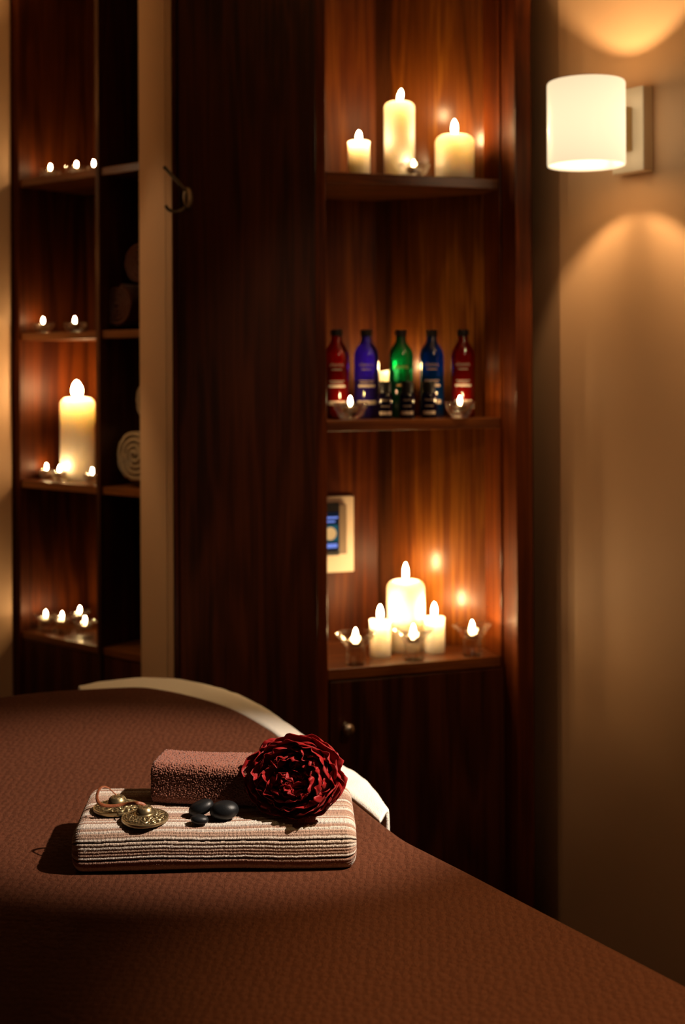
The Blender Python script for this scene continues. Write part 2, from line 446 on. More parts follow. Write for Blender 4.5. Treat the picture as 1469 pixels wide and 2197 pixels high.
# ------------------------------------------------------------------ frames of the two joinery units
class Frame:
    """vertical front plane through two plan points; u right, v into depth"""
    def __init__(s, a, b):
        s.o = Vector(a); d = (Vector(b) - Vector(a)).normalized()
        s.u = d; s.v = Vector((-d.y, d.x))
        s.ang = math.atan2(d.y, d.x)
    def w(s, u, v):
        p = s.o + s.u * u + s.v * v
        return p
    def loc(s, p):
        q = Vector((p[0], p[1])) - s.o
        return q.dot(s.u), q.dot(s.v)
    def hit(s, px, v, py=800):
        """u of the pixel column at depth v"""
        a = ray(px, py)[0]
        p0 = s.o + s.v * v; d = s.u
        # (p0 + d t).x = a * (p0 + d t).y
        return (a * p0.y - p0.x) / (d.x - a * d.y)
    def Y(s, px, v, py=800):
        return s.w(s.hit(px, v, py), v).y

def frontY(px): return 3.25 / (1 - 0.000115 * (px - 700))
pa = P(700, 800, frontY(700)); pb = P(1142, 800, frontY(1142))
CF = Frame((pa.x, pa.y), (pb.x, pb.y))

def z_on(fr, px, py, v):
    return zat(px, py, fr.Y(px, v, py))

Z_TOP = z_on(CF, 700, 368, 0); Z_MID = z_on(CF, 700, 903, 0); Z_BOT = z_on(CF, 702, 1437, 0)
TH = 0.027
DEP = 0.32
uR = CF.hit(1072, 0)
uB = CF.hit(808, DEP)
uL = -0.10
VE = 0.10
u_st = CF.hit(678, 0)
JV = -0.085
u_jl = CF.hit(1107, JV); u_jr = CF.hit(1142, JV)
u_s2 = CF.hit(1089, 0)

# back structure behind joinery and return wall
bwp = CF.w(-1.9, 1.15); bwq = CF.w(0.9, 1.15)
struct('wall_back', MB().prism([tuple(bwp), tuple(bwq), tuple(CF.w(0.9, 1.25)), tuple(CF.w(-1.9, 1.25))], 0, CEIL), m_wall)
j0 = CF.w(u_jr + 0.004, 0.02)
struct('wall_return', MB().prism([(WA.x, WA.y + 0.001), (WA.x + 0.10, WA.y + 0.05), (0.62, 4.5), (0.512, 4.5), (0.5065, 3.475)], 0, CEIL), m_wall)

cab = thing('display_cabinet', (CF.o.x, CF.o.y, 0), 'tall reddish-brown wooden cabinet with open candle-lit shelves above a cupboard door with round knob', 'cabinet', rz=CF.ang)
shelf_poly = [(uL + 0.004, 0.0), (uR - 0.001, 0.0), (uR - 0.001, VE - 0.002), (uB, DEP - 0.002), (uL + 0.004, DEP - 0.002)]
face_poly = [(0.001, 0.0), (uR - 0.001, 0.0), (uR - 0.001, VE - 0.002), (uB, DEP - 0.002), (uL + 0.004, DEP - 0.002), (uL + 0.004, 0.03), (0.001, 0.03)]
for z in (Z_TOP, Z_MID, Z_BOT):
    MB().prism(face_poly, z - TH, z).build('shelf', m_wood_h, cab, bevel=0.002)
MB().box(uL - 0.02, uB, DEP, DEP + 0.018, 0.02, CEIL - 0.01).build('back_panel', m_wood_back, cab)
# diagonal side of the niche: a dark filler strip, then the wide glossy board
dv = Vector((uR - uB, VE - DEP)); dl = dv.length; dv.normalize(); dn = Vector((-dv.y, dv.x))
if dn.y < 0: dn = -dn
def diag(s, off): return (uB + dv.x * s + dn.x * off, DEP + dv.y * s + dn.y * off)
sF = 0.047
MB().prism([diag(0, 0), diag(sF, 0), diag(sF, 0.018), diag(0, 0.018)], 0.02, CEIL - 0.01).build('filler_strip', m_wood_dark, cab)
MB().prism([diag(sF, -0.002), diag(dl + 0.01, -0.002), diag(dl + 0.01, 0.018), diag(sF, 0.018)], 0.02, CEIL - 0.01).build('side_panel', m_wood_side, cab)
MB().box(uL - 0.02, uL, 0.025, DEP, 0.02, CEIL - 0.01).build('side_panel', m_wood, cab)
MB().box(u_st, 0.0, -0.002, 0.02, 0.0, CEIL - 0.01).build('stile', m_wood, cab, bevel=0.002)
MB().box(uR, u_s2, -0.002, VE + 0.005, Z_BOT - TH - 0.01, CEIL - 0.01).build('stile', m_wood, cab, bevel=0.002)
MB().box(u_s2, u_jl, 0.03, 0.05, 0.0, CEIL - 0.01).build('recess_strip', m_wood, cab)
MB().box(u_jl, u_jr, JV, 0.06, 0.0, CEIL - 0.01).build('jamb', m_wood, cab, bevel=0.003)
zd = z_on(CF, 702, 1464, 0)
uD = CF.hit(1096, 0, 1440)
door = MB().box(0.004, uD, -0.004, 0.016, 0.08, zd).build('door', m_wood_door, cab, bevel=0.002)
MB().box(uL, uR, 0.03, DEP - 0.01, 0.0, 0.07).build('plinth', m_wood, cab)
kz = z_on(CF, 745, 1562, -0.02); ku = CF.hit(740, -0.004, 1562)
kn = MB().lathe([(0.0105, 0), (0.0105, 0.003), (0.0055, 0.006), (0.005, 0.014), (0.010, 0.019), (0.0145, 0.025), (0.0155, 0.031), (0.0145, 0.037), (0.009, 0.0415), (0.0, 0.042)], 28)
kxf = Matrix.Translation((ku, -0.004, kz)) @ Matrix.Rotation(PI / 2, 4, 'X')
tag(kn.build('knob', m_chrome, door, smooth=True, xf=kxf), 'round polished metal knob')

# tall plain cupboard left of it
uWl = CF.hit(374, -0.01)
wd = thing('wardrobe', (CF.o.x, CF.o.y, 0), 'tall plain dark wooden cupboard panel left of the candle-lit niche', 'wardrobe', rz=CF.ang)
MB().box(uWl + 0.012, u_st - 0.002, -0.010, 0.012, 0.03, CEIL - 0.01).build('door', m_wood_door, wd, bevel=0.002)
MB().box(uWl, uWl + 0.010, 0.0, 0.45, 0.0, CEIL - 0.01).build('side_panel', m_wood, wd)
MB().box(uWl + 0.010, u_st - 0.03, 0.014, 0.03, 0.0, CEIL - 0.01).build('carcass_front', m_wood_dark, wd)

# coat hook on that cupboard
hY = CF.Y(402, -0.012, 425)
hk = thing('coat_hook', tuple(P(402, 425, hY)), 'small metal double coat hook fixed high on the dark wooden panel', 'hook', rz=CF.ang)
hl = hk.location
def hp(px, py, Y): return P(px, py, Y)
def hl_(p):
    q = Vector(p) - Vector(hl); c, s_ = math.cos(-CF.ang), math.sin(-CF.ang)
    return Vector((q.x * c - q.y * s_, q.x * s_ + q.y * c, q.z))
MB().lathe([(0.0, -0.001), (0.012, -0.001), (0.0125, 0.004), (0.010, 0.007), (0.0, 0.008)], 24).build('backplate', m_bronze, hk, smooth=True,
    xf=Matrix.Rotation(PI / 2, 4, 'X') @ Matrix.Diagonal((1, 2.2, 1, 1)))
pts = spline([hl_(P(402, 412, hY - 0.008)), hl_(P(392, 402, hY - 0.03)), hl_(P(372, 380, hY - 0.06)), hl_(P(352, 358, hY - 0.085))], 8)
MB().tube(pts, [0.0042] * (len(pts) - 2) + [0.0048, 0.004], 10).build('prong', m_bronze, hk, smooth=True)
pts = spline([hl_(P(402, 440, hY - 0.006)), hl_(P(390, 450, hY - 0.02)), hl_(P(375, 454, hY - 0.035)), hl_(P(362, 450, hY - 0.045)), hl_(P(355, 441, hY - 0.05))], 8)
MB().tube(pts, 0.0040, 10).build('prong', m_bronze, hk, smooth=True)
bulb = MB().lathe([(0, -0.0125), (0.007, -0.010), (0.0115, -0.004), (0.0125, 0.002), (0.010, 0.009), (0.005, 0.012), (0, 0.0125)], 20)
bulb.build('boss', principled('dull_hook_boss', (0.32, 0.25, 0.16), 0.42, 0.85, noise_amt=0.1), hk, smooth=True, xf=Matrix.Translation(hl_(P(401, 424, hY - 0.014))) @ Matrix.Diagonal((0.8, 0.8, 2.0, 1)))

# ------------------------------------------------------------------ left shelving unit
def frontL(px): return 1.0 / ((1 / 3.60) + (1 / 3.96 - 1 / 3.60) * (px - 300) / (22 - 300))
pa = P(24, 800, frontL(24)); pb = P(330, 800, frontL(330))
LF = Frame((pa.x, pa.y), (pb.x, pb.y))
DL = 0.26
uEnd = LF.hit(392, 0)
u1 = LF.hit(43, 0); u2 = LF.hit(208, 0); u3 = LF.hit(216, 0)
lz = [z_on(LF, 130, y, 0) for y in (372, 712, 1037, 1372)]
sh = thing('shelving_unit', (LF.o.x, LF.o.y, 0), 'dark wooden shelving unit at the left with candles and rolled towels', 'shelves', rz=LF.ang)
MB().box(0, u1, -0.002, DL, 0, CEIL - 0.01).build('side_panel', m_wood_left, sh, bevel=0.002)
MB().box(u2, u3, -0.004, DL, 0.35, CEIL - 0.01).build('partition', m_wood_dark, sh, bevel=0.001)
MB().box(uEnd, uEnd + 0.02, 0, DL, 0, CEIL - 0.01).build('side_panel', m_wood_dark, sh, bevel=0.001)
MB().box(0, uEnd + 0.02, DL, DL + 0.015, 0, CEIL - 0.01).build('back_panel', m_wood_left, sh)
for z in lz:
    MB().box(u1, u2, 0.004, DL - 0.001, z - 0.022, z).build('shelf', m_wood_h, sh, bevel=0.0015)
    MB().box(u3, uEnd, 0.004, DL - 0.001, z - 0.022, z).build('shelf', m_wood_h, sh, bevel=0.0015)
MB().box(u1, uEnd, 0.006, 0.022, 0.05, lz[3] - 0.024).build('door', m_wood_door, sh, bevel=0.002)

# cream wall pier between the two units and cream wall at the far left
cA, cB, cC = P(300, 800, 3.52), P(356, 800, 3.17), P(374, 800, 3.15)
struct('wall_middle', MB().prism([(cA.x, cA.y), (cB.x, cB.y), (cB.x + 0.01, cB.y + 0.25), (cA.x + 0.02, cA.y + 0.02)], 0, CEIL), m_col)
dB = CF.w(uWl - 0.001, 0.004)
struct('trim_1', MB().prism([(cB.x + 0.0004, cB.y + 0.001), (dB.x - 0.001, dB.y), (dB.x - 0.001, dB.y + 0.24), (cB.x + 0.012, cB.y + 0.24)], 0, CEIL), m_col)
lA = P(23, 800, 3.93)
ld = Vector((-0.72, -0.69)); ln = Vector((0.69, -0.72))
struct('wall_left', MB().prism([(lA.x, lA.y), (lA.x + ld.x * 2.0, lA.y + ld.y * 2.0), (lA.x + ld.x * 2.0 - 0.1, lA.y + ld.y * 2.0 + 0.1), (lA.x - 0.02, lA.y + 0.2)], 0, CEIL), m_wall)

# ------------------------------------------------------------------ sconces
def make_sconce(label):
    """origin on the wall, local -y points out of the wall"""
    t = thing('wall_sconce', (0, 0, 0), label, 'wall lamp', 'cylinder wall sconces')
    # softly bowed wall plate
    pl = MB(); n = 14
    pts = []
    hw, hh, th = 0.0485, 0.100, 0.036
    for k in range(2):
        for j in range(n + 1):
            for i in range(n + 1):
                x = -hw + 2 * hw * i / n; z = -hh + 2 * hh * j / n
                y = 0.0 if k == 0 else -(th + 0.004 * (1 - (x / hw) ** 2) * (1 - (z / hh) ** 2))
                pts.append((x, y, z))
    m1 = n + 1
    pl.v = pts
    for j in range(n):
        for i in range(n):
            a = j * m1 + i
            pl.f.append((a, a + 1, a + m1 + 1, a + m1)); b = a + m1 * m1
            pl.f.append((b + m1, b + m1 + 1, b + 1, b))
    rim = [i for i in range(m1)] + [j * m1 + n for j in range(1, m1)] + [n * m1 + i for i in range(n - 1, -1, -1)] + [j * m1 for j in range(n - 1, 0, -1)]
    for q in range(len(rim)):
        a, b = rim[q], rim[(q + 1) % len(rim)]
        pl.f.append((b, a, a + m1 * m1, b + m1 * m1))
    pl.build('wall_plate', m_plate, t, bevel=0.003)
    MB().box(-0.018, 0.018, -0.100, -0.038, -0.052, 0.052).build('arm', m_brush, t, bevel=0.002)
    R, H, d = 0.0892, 0.095, 0.178
    prof = [(R - 0.004, -H), (R - 0.001, -H - 0.0015), (R, -H + 0.003), (R, H - 0.004), (R - 0.002, H), (R - 0.004, H - 0.001), (R - 0.005, H - 0.006), (R - 0.005, -H + 0.004)]
    MB().lathe(prof, 72, (0, -d, 0), closed=True).build('lamp_shade', m_shade, t, smooth=True)
    ld_ = bpy.data.lights.new('sconce_bulb', 'POINT')
    ld_.energy = SCONCE_E; ld_.color = (1.0, 0.66, 0.33); ld_.shadow_soft_size = 0.012
    lo = bpy.data.objects.new('bulb_light', ld_); C.objects.link(lo); lo.parent = t; lo.location = (0, -d, 0)
    MB().lathe([(0.012, -0.045), (0.013, -0.04), (0.013, -0.03), (0.008, -0.028)], 20, (0, -d, 0)).build('bulb_socket', m_brush, t, smooth=True)
    MB().box(-0.006, 0.006, -d, -0.099, -0.044, -0.036).build('socket_arm', m_brush, t)
    return t
sc1 = make_sconce('lit white cylinder glass wall lamp on the cream wall right of the cabinet')
tS = 0.2548
cz = zat(1258, 266, 3.009)
x, y = wallpt(tS)
sc1.location = (x, y, cz)
sc1.rotation_euler = (0, 0, math.atan2(WDIR.y, WDIR.x))
sc2 = copy_tree(sc1)
q = Vector((lA.x, lA.y)) + ld * 0.42
sc2.location = (q.x, q.y, 2.10); sc2.rotation_euler = (0, 0, math.atan2(-ld.y, -ld.x))
sc2['label'] = 'cylinder glass wall lamp on the cream wall at the far left edge'

# ================================================================== candles
def flame_mb(w, h, lean=0.0):
    mb = MB()
    prof = []
    n = 12
    for k in range(n + 1):
        t = k / n
        r = w / 2 * math.sin(PI * t ** 0.85) ** 0.62 * (1.0 - 0.12 * t)
        prof.append((max(r, 0.0), h * t))
    mb.lathe(prof, 12)
    mb.v = [(x + lean * h * (z / h) ** 1.5, y, z) for x, y, z in mb.v]
    return mb

def pillar(fr, px, v, wpx, top_py, zb, fl_w, fl_h, label, lean=0.0, tilt=(0, 0), slump=0.0, lit=True, group=None):
    u = fr.hit(px, v); p = fr.w(u, v); Yc = p.y
    r = wpx / 2 * Yc / F
    h = zat(px, top_py, Yc) - zb
    t = thing('pillar_candle', (p.x, p.y, zb), label, 'candle', group)
    t.rotation_euler = (0, 0, random.uniform(0, 6.28))
    hd = 0.006
    prof = [(0.0, 0.0), (r * 0.96, 0.0), (r, 0.003), (r, h * 0.5), (r * 1.0, h - r * 0.42), (r * 0.97, h - r * 0.25), (r * 0.86, h - r * 0.10), (r * 0.72, h - 0.001), (r * 0.58, h), (r * 0.45, h - hd * 0.7), (r * 0.2, h - hd), (0.0, h - hd)]
    if wpx < 55:
        prof = [(0.0, 0.0), (r * 0.97, 0.0), (r, 0.002), (r, h * 0.5), (r * 0.99, h - 0.008), (r * 1.04, h - 0.002), (r * 0.97, h + 0.0005), (r * 0.8, h - 0.002), (r * 0.55, h - hd), (0.0, h - hd)]
    sd = random.random() * 10
    mb = MB()
    mb.lathe(prof, 48, rfun=lambda a, k, z: 1 + 0.012 * noise.noise(Vector((math.cos(a) * 2, math.sin(a) * 2, z * 20 + sd))) + 0)
    if slump:
        mb.v = [(x, y, z - (slump * (x / r) if z > h * 0.6 else 0)) for x, y, z in mb.v]
    mb.v = [(x + tilt[0] * z, y + tilt[1] * z, z) for x, y, z in mb.v]
    mb.build('wax', m_wax, t, smooth=True)
    cx, cy = tilt[0] * h, tilt[1] * h
    MB().tube([(cx, cy, h - hd - 0.002), (cx, cy, h - hd + 0.006), (cx + 0.002, cy, h - hd + 0.012)], 0.0012, 6).build('wick', m_wick, t)
    if lit:
        fm = flame_mb(fl_w * Yc / F, fl_h * Yc / F)
        ca = -t.rotation_euler.z
        lx, ly = lean * math.cos(ca), lean * math.sin(ca)
        fh = fl_h * Yc / F
        fm.v = [(cx + x + lx * z, cy + y + ly * z, z + h - hd + 0.004) for x, y, z in fm.v]
        tag(fm.build('flame', m_flame, t, smooth=True), 'bright yellow-white flame')
    return t

# top shelf of the niche
pillar(CF, 772, 0.10, 47, 304, Z_TOP, 13, 26, 'short thin ivory pillar candle, leftmost on the upper shelf of the niche', slump=0.0)
pillar(CF, 859, 0.11, 66, 219, Z_TOP, 13, 30, 'tall ivory pillar candle in the middle of the upper shelf', lean=0.15, tilt=(0, 0))
pillar(CF, 977, 0.052, 84, 290, Z_TOP, 15, 36, 'squat wide ivory pillar candle at the right of the upper shelf')
# bottom of the niche
pillar(CF, 868, 0.15, 82, 1245, Z_BOT, 13, 40, 'big ivory pillar candle behind the others at the bottom of the niche')
pillar(CF, 813, 0.10, 46, 1330, Z_BOT, 14, 35, 'small ivory candle left of the big pillar candle at the niche bottom', tilt=(0, 0), slump=0.002)
pillar(CF, 929, 0.10, 45, 1324, Z_BOT, 14, 34, 'small ivory candle right of the big pillar candle at the niche bottom')
# half hidden behind the bottles
pillar(CF, 840, 0.19, 54, 795, Z_MID, 11, 24, 'ivory candle half hidden behind the purple and green bottles', slump=0.004, lean=0.35)

def tealight(px_or_p, zb, label, s=1.0, lean=0, flame=1.0):
    t = thing('tealight', (px_or_p[0], px_or_p[1], zb), label, 'tealight', 'burning tealights')
    r = 0.0185 * s; h = 0.014 * s
    MB().lathe([(0, 0), (r * 0.95, 0), (r, 0.001), (r * 1.01, h), (r * 1.04, h + 0.0006), (r * 0.985, h), (r * 0.97, h - 0.003), (0, h - 0.004)], 32).build('cup', m_alu, t, smooth=True)
    MB().lathe([(0, h * 0.4), (r * 0.955, h * 0.4), (r * 0.955, h - 0.003), (r * 0.5, h - 0.0036), (0, h - 0.0036)], 32).build('wax', m_twax, t, smooth=True)
    MB().tube([(0, 0, h - 0.004), (0, 0, h + 0.003), (0.001, 0, h + 0.006)], 0.0009, 6).build('wick', m_wick, t)
    fm = flame_mb(0.0108 * s * flame, 0.026 * s * flame)
    fm.v = [(x + lean * z, y, z + h + 0.002) for x, y, z in fm.v]
    tag(fm.build('flame', m_flame, t, smooth=True), 'bright yellow-white flame')
    return t

def glass_bowl(p, zb, label, R=0.044, H=0.042, facets=True):
    t = thing('tealight_bowl', (p[0], p[1], zb), label, 'candle holder', 'round glass tealight bowls')
    ri = 0.0205
    zi = H * 0.42
    prof = [(0, 0), (R * 0.45, 0), (R * 0.52, 0.002), (R * 0.72, H * 0.25), (R * 0.93, H * 0.65), (R, H * 0.97), (R * 0.97, H), (R * 0.86, H * 0.93), (R * 0.66, H * 0.75), (ri * 1.05, zi + 0.008), (ri, zi), (0, zi)]
    if facets: MB().lathe(prof, 16, rfun=lambda a, k, z: 1 + (0.035 * math.cos(8 * a) if z > H * 0.2 else 0)).build('bowl', m_glass, t)
    else: MB().lathe(prof, 48).build('bowl', m_glass, t, smooth=True)
    return t, zi

def flower_holder(p, zb, label, R=0.049, H=0.082):
    """thick glass foot, flared scalloped rim; a tealight sits in the neck"""
    t = thing('glass_candle_holder', (p[0], p[1], zb), label, 'candle holder', 'flared glass tealight holders')
    ri = 0.0205
    rs = 0.0255
    zi = H * 0.58
    prof = [(0, 0), (rs * 0.95, 0), (rs, 0.004), (rs * 0.93, H * 0.3), (rs * 0.96, H * 0.52), (R * 0.72, H * 0.72), (R * 0.92, H * 0.86), (R, H * 0.95), (R * 0.99, H), (R * 0.93, H * 0.97), (R * 0.80, H * 0.87), (ri * 1.25, H * 0.74), (ri, H * 0.66), (ri, zi), (0, zi)]
    rf = lambda a, k, z: 1 + (0.07 * math.cos(8 * a) * sst(H * 0.6, H, z)) + 0.02 * math.cos(8 * a) * (1 - sst(H * 0.1, H * 0.6, z))
    MB().lathe(prof, 24, rfun=rf).build('holder', m_glass, t)
    return t, zi

def at(fr, px, v): return fr.w(fr.hit(px, v), v)

# top shelf bowl
p = at(CF, 889, 0.046); b, zi = glass_bowl(p, Z_TOP, 'small clear glass tealight bowl on the upper shelf between tall and squat candles', 0.042, 0.036)
tealight(p, Z_TOP + zi, 'tealight burning in the glass bowl between the tall and squat candles', 0.9, flame=0.75)
# middle shelf bowls
p = at(CF, 751, 0.036); b, zi = glass_bowl(p, Z_MID, 'clear glass tealight bowl in front of the leftmost red bottle', 0.045, 0.044, False)
tealight(p, Z_MID + zi, 'tealight burning in the glass bowl in front of the leftmost red bottle')
p = at(CF, 986, 0.012); b, zi = glass_bowl(p, Z_MID, 'clear glass tealight bowl in front of the right-hand red bottle', 0.0405, 0.044, False)
tealight(p, Z_MID + zi, 'tealight burning in the glass bowl in front of the right-hand red bottle', 0.95)
# bottom holders
for px, v, nm in ((760, 0.032, 'left'), (884, 0.032, 'middle'), (1010, 0.030, 'right')):
    p = at(CF, px, v)
    where = {'left': 'leftmost of three along the niche bottom edge', 'middle': 'in front of the big pillar candle', 'right': 'rightmost, near the niche side panel'}[nm]
    b, zi = flower_holder(p, Z_BOT, 'flared clear glass tealight holder, ' + where)
    tealight(p, Z_BOT + zi, 'tealight burning in the flared glass holder, ' + where, flame=1.12)

# ------------------------------------------------------------------ bottles
def text_mesh(s, size, font_scale_x=1.0):
    cu = bpy.data.curves.new('t', 'FONT'); cu.body = s; cu.size = size; cu.align_x = 'CENTER'; cu.resolution_u = 3
    o = bpy.data.objects.new('t', cu); C.objects.link(o)
    bpy.context.view_layer.update()
    me = bpy.data.meshes.new_from_object(o.evaluated_get(bpy.context.evaluated_depsgraph_get()))
    vs = [(v.co.x * font_scale_x, v.co.y) for v in me.vertices]; fs = [tuple(p.vertices) for p in me.polygons]
    bpy.data.objects.remove(o); bpy.data.curves.remove(cu); bpy.data.meshes.remove(me)
    return vs, fs

def wrap(vs, r, z0, a0=-PI / 2):
    out = []
    for x, y in vs:
        a = a0 + x / r
        out.append((r * math.cos(a), r * math.sin(a), z0 + y))
    return out

def band(mb, r, z0, z1, half, a0=-PI / 2, n=14):
    vs = []
    for k in range(n + 1):
        a = a0 - half + 2 * half * k / n
        vs += [(r * math.cos(a), r * math.sin(a), z0), (r * math.cos(a), r * math.sin(a), z1)]
    mb.add(vs, [(2 * k, 2 * k + 2, 2 * k + 3, 2 * k + 1) for k in range(n)])

txt_logo = text_mesh('elemis', 0.0155)

def bottle(px, v, mat, liq, label, fill=0.55, gold=False, r=0.0325, H=0.231):
    p = at(CF, px, v)
    t = thing('tall_bottle', (p.x, p.y, Z_MID), label, 'bottle', 'tall coloured glass bottles', rz=math.atan2(p.x, p.y) * -1)
    hb = H * 0.70
    outer = [(0, 0), (r * 0.9, 0), (r, 0.003), (r, hb * 0.5), (r, hb), (r * 0.97, hb + 0.008), (r * 0.86, hb + 0.018), (r * 0.66, hb + 0.028), (r * 0.48, hb + 0.036), (r * 0.43, hb + 0.043), (r * 0.43, H - 0.014)]
    inner = [(r * 0.36, H - 0.014), (r * 0.36, hb + 0.043), (r * 0.42, hb + 0.034), (r * 0.6, hb + 0.026), (r * 0.8, hb + 0.015), (r * 0.92, hb), (r * 0.92, 0.006), (0, 0.006)]
    MB().lathe(outer, 40).build('glass_body', mat, t, smooth=True)
    if liq:
        hf = hb * fill * 1.35
        MB().lathe([(0, 0.004), (r * 0.94, 0.004), (r * 0.94, hf), (0, hf)], 32).build('liquid', liq, t, smooth=False)
    MB().lathe([(0, H - 0.016), (r * 0.47, H - 0.016), (r * 0.48, H - 0.001), (r * 0.45, H), (0, H)], 28, rfun=lambda a, k, z: 1 + 0.008 * math.cos(28 * a)).build('cap', m_black, t, smooth=False)
    rr = r + 0.0003
    mb = MB(); mb.add(wrap(txt_logo[0], rr, H * 0.585 if not gold else H * 0.56), txt_logo[1])
    band(mb, rr, H * 0.545, H * 0.556, 0.42) if not gold else None
    mb.build('lettering', m_gold if gold else m_print, t)
    if not gold:
        mb = MB()
        band(mb, rr, H * 0.418, H * 0.427, 0.62); band(mb, rr, H * 0.395, H * 0.404, 0.50)
        mb.build('small_print', m_print, t)
        for z0, z1, hf_ in ((0.352, 0.378, 0.70), (0.155, 0.20, 0.80)):
            mb = MB(); band(mb, rr, H * z0, H * z1, hf_)
            tag(mb.build('label', m_label, t), 'pale label band')
    else:
        mb = MB(); band(mb, rr, H * 0.36, H * 0.38, 0.35); mb.build('label', m_gold, t)
    return t

b_red = bottle_mat('red_glass', (0.85, 0.02, 0.012)); b_redl = bottle_mat('red_liquid', (0.32, 0.006, 0.004))
b_vio = bottle_mat('violet_glass', (0.16, 0.08, 0.95)); b_viol = bottle_mat('violet_liquid', (0.03, 0.01, 0.22))
b_grn = bottle_mat('green_glass', (0.015, 0.28, 0.12)); b_grnl = bottle_mat('green_liquid', (0.0, 0.07, 0.02))
b_blu = bottle_mat('blue_glass', (0.01, 0.14, 0.62)); b_blul = bottle_mat('blue_liquid', (0.0, 0.03, 0.16))
b_nav = bottle_mat('navy_glass', (0.02, 0.015, 0.12))
bottle(722, 0.125, b_red, b_redl, 'tall red glass bottle with black cap, leftmost on the middle shelf', 0.62)
bottle(786, 0.125, b_vio, b_viol, 'tall violet-blue glass bottle with black cap, second from left on the middle shelf', 0.45)
bottle(860, 0.125, b_grn, b_grnl, 'tall green glass bottle with black cap and gold lettering', 0.42, gold=True)
bottle(926, 0.125, b_blu, b_blul, 'tall deep-blue glass bottle with black cap right of the green one', 0.5)
bottle(993, 0.080, b_red, b_redl, 'tall red glass bottle with black cap, rightmost on the middle shelf', 0.62, r=0.0315)

txt_s = text_mesh('elemis', 0.009)
def small_bottle(px, label):
    p = at(CF, px, 0.044)
    t = thing('small_bottle', (p.x, p.y, Z_MID), label, 'bottle', 'small dark oil bottles', rz=-math.atan2(p.x, p.y))
    r = 0.0200; hb = 0.058
    MB().lathe([(0, 0), (r * 0.92, 0), (r, 0.002), (r, hb), (r * 0.93, hb + 0.005), (r * 0.7, hb + 0.009), (r * 0.62, hb + 0.012)], 32).build('glass_body', b_nav, t, smooth=True)
    MB().lathe([(0, hb + 0.010), (r * 0.74, hb + 0.010), (r * 0.76, hb + 0.036), (r * 0.7, hb + 0.038), (0, hb + 0.038)], 28).build('cap', m_black, t)
    mb = MB(); rr = r + 0.0003
    mb.add(wrap(txt_s[0], rr, hb * 0.80), txt_s[1]); band(mb, rr, hb * 0.55, hb * 0.59, 0.55)
    mb.build('lettering', m_print, t)
    mb = MB(); band(mb, rr, hb * 0.20, hb * 0.34, 0.85); tag(mb.build('label', m_label, t), 'pale label band')
small_bottle(826, 'small dark bottle in front of the gap between violet and green bottles')
small_bottle(873, 'small dark bottle in front of the green bottle')
small_bottle(920, 'small dark bottle in front of the deep-blue bottle')

# ------------------------------------------------------------------ music dock with phone on the niche back panel
yD = DEP - 0.0005
def zD(py, px=730): return z_on(CF, px, py, DEP)
uP1 = CF.hit(757, DEP, 1150)
dk = thing('music_dock', (*CF.w(uP1 - 0.075, DEP), zD(1145)), 'cream wall-mounted music dock plate on the niche back panel', 'music dock', rz=CF.ang)
hz = (zD(1063) - zD(1226)) / 2
hwid = min(0.075, (uP1 - uL) / 2 - 0.004)
cu_ = 0.075 - hwid
MB().box(cu_ - hwid, cu_ + hwid, -0.010, -0.0005, -hz, hz).build('plate', m_plate, dk, bevel=0.003)
uG0, uG1 = CF.hit(720, DEP - 0.02, 1130), CF.hit(743, DEP - 0.02, 1130)
MB().box(uG0 - uP1 + 0.075 - 0.05, uG1 - uP1 + 0.075, -0.026, -0.0102, zD(1186) - zD(1145), zD(1080) - zD(1145)).build('cradle', m_grey, dk, bevel=0.003)
vph = DEP - 0.034
uH1 = CF.hit(728, vph, 1135)
phw = 0.030
ph = thing('phone', (*CF.w(uH1 - phw, vph), z_on(CF, 715, 1192, vph)), 'black smartphone with lit screen standing in the cream wall dock', 'phone', rz=CF.ang)
hph = z_on(CF, 715, 1078, vph) - z_on(CF, 715, 1192, vph)
MB().box(-phw, phw, -0.004, 0.005, 0, hph).build('case', m_black, ph, bevel=0.0035)
scr = MB().box(-phw + 0.004, phw - 0.004, -0.0048, -0.0042, hph * 0.10, hph * 0.82).build('screen', emis('screen_dark', (0.02, 0.03, 0.06), 0.3), ph)
m_sblue = emis('screen_blue', (0.25, 0.35, 1.0), 0.8)
for zz, h_, xa, xb in ((0.70, 0.035, -0.018, 0.024), (0.63, 0.03, -0.02, 0.016), (0.15, 0.08, -0.022, 0.022)):
    MB().box(xa, xb, -0.0054, -0.005, hph * zz, hph * (zz + h_)).build('screen_text', m_sblue, scr)
MB().box(-0.024, 0.024, -0.0053, -0.0049, hph * 0.27, hph * 0.58).build('screen_picture', emis('screen_teal', (0.03, 0.16, 0.2), 0.5), scr)
MB().lathe([(0, 0), (0.017, 0), (0.0175, 0.0004), (0, 0.0004)], 24).build('screen_picture', emis('screen_amber', (0.9, 0.5, 0.18), 0.8), scr, xf=Matrix.Translation((0.002, -0.0054, hph * 0.42)) @ Matrix.Rotation(PI / 2, 4, 'X'))

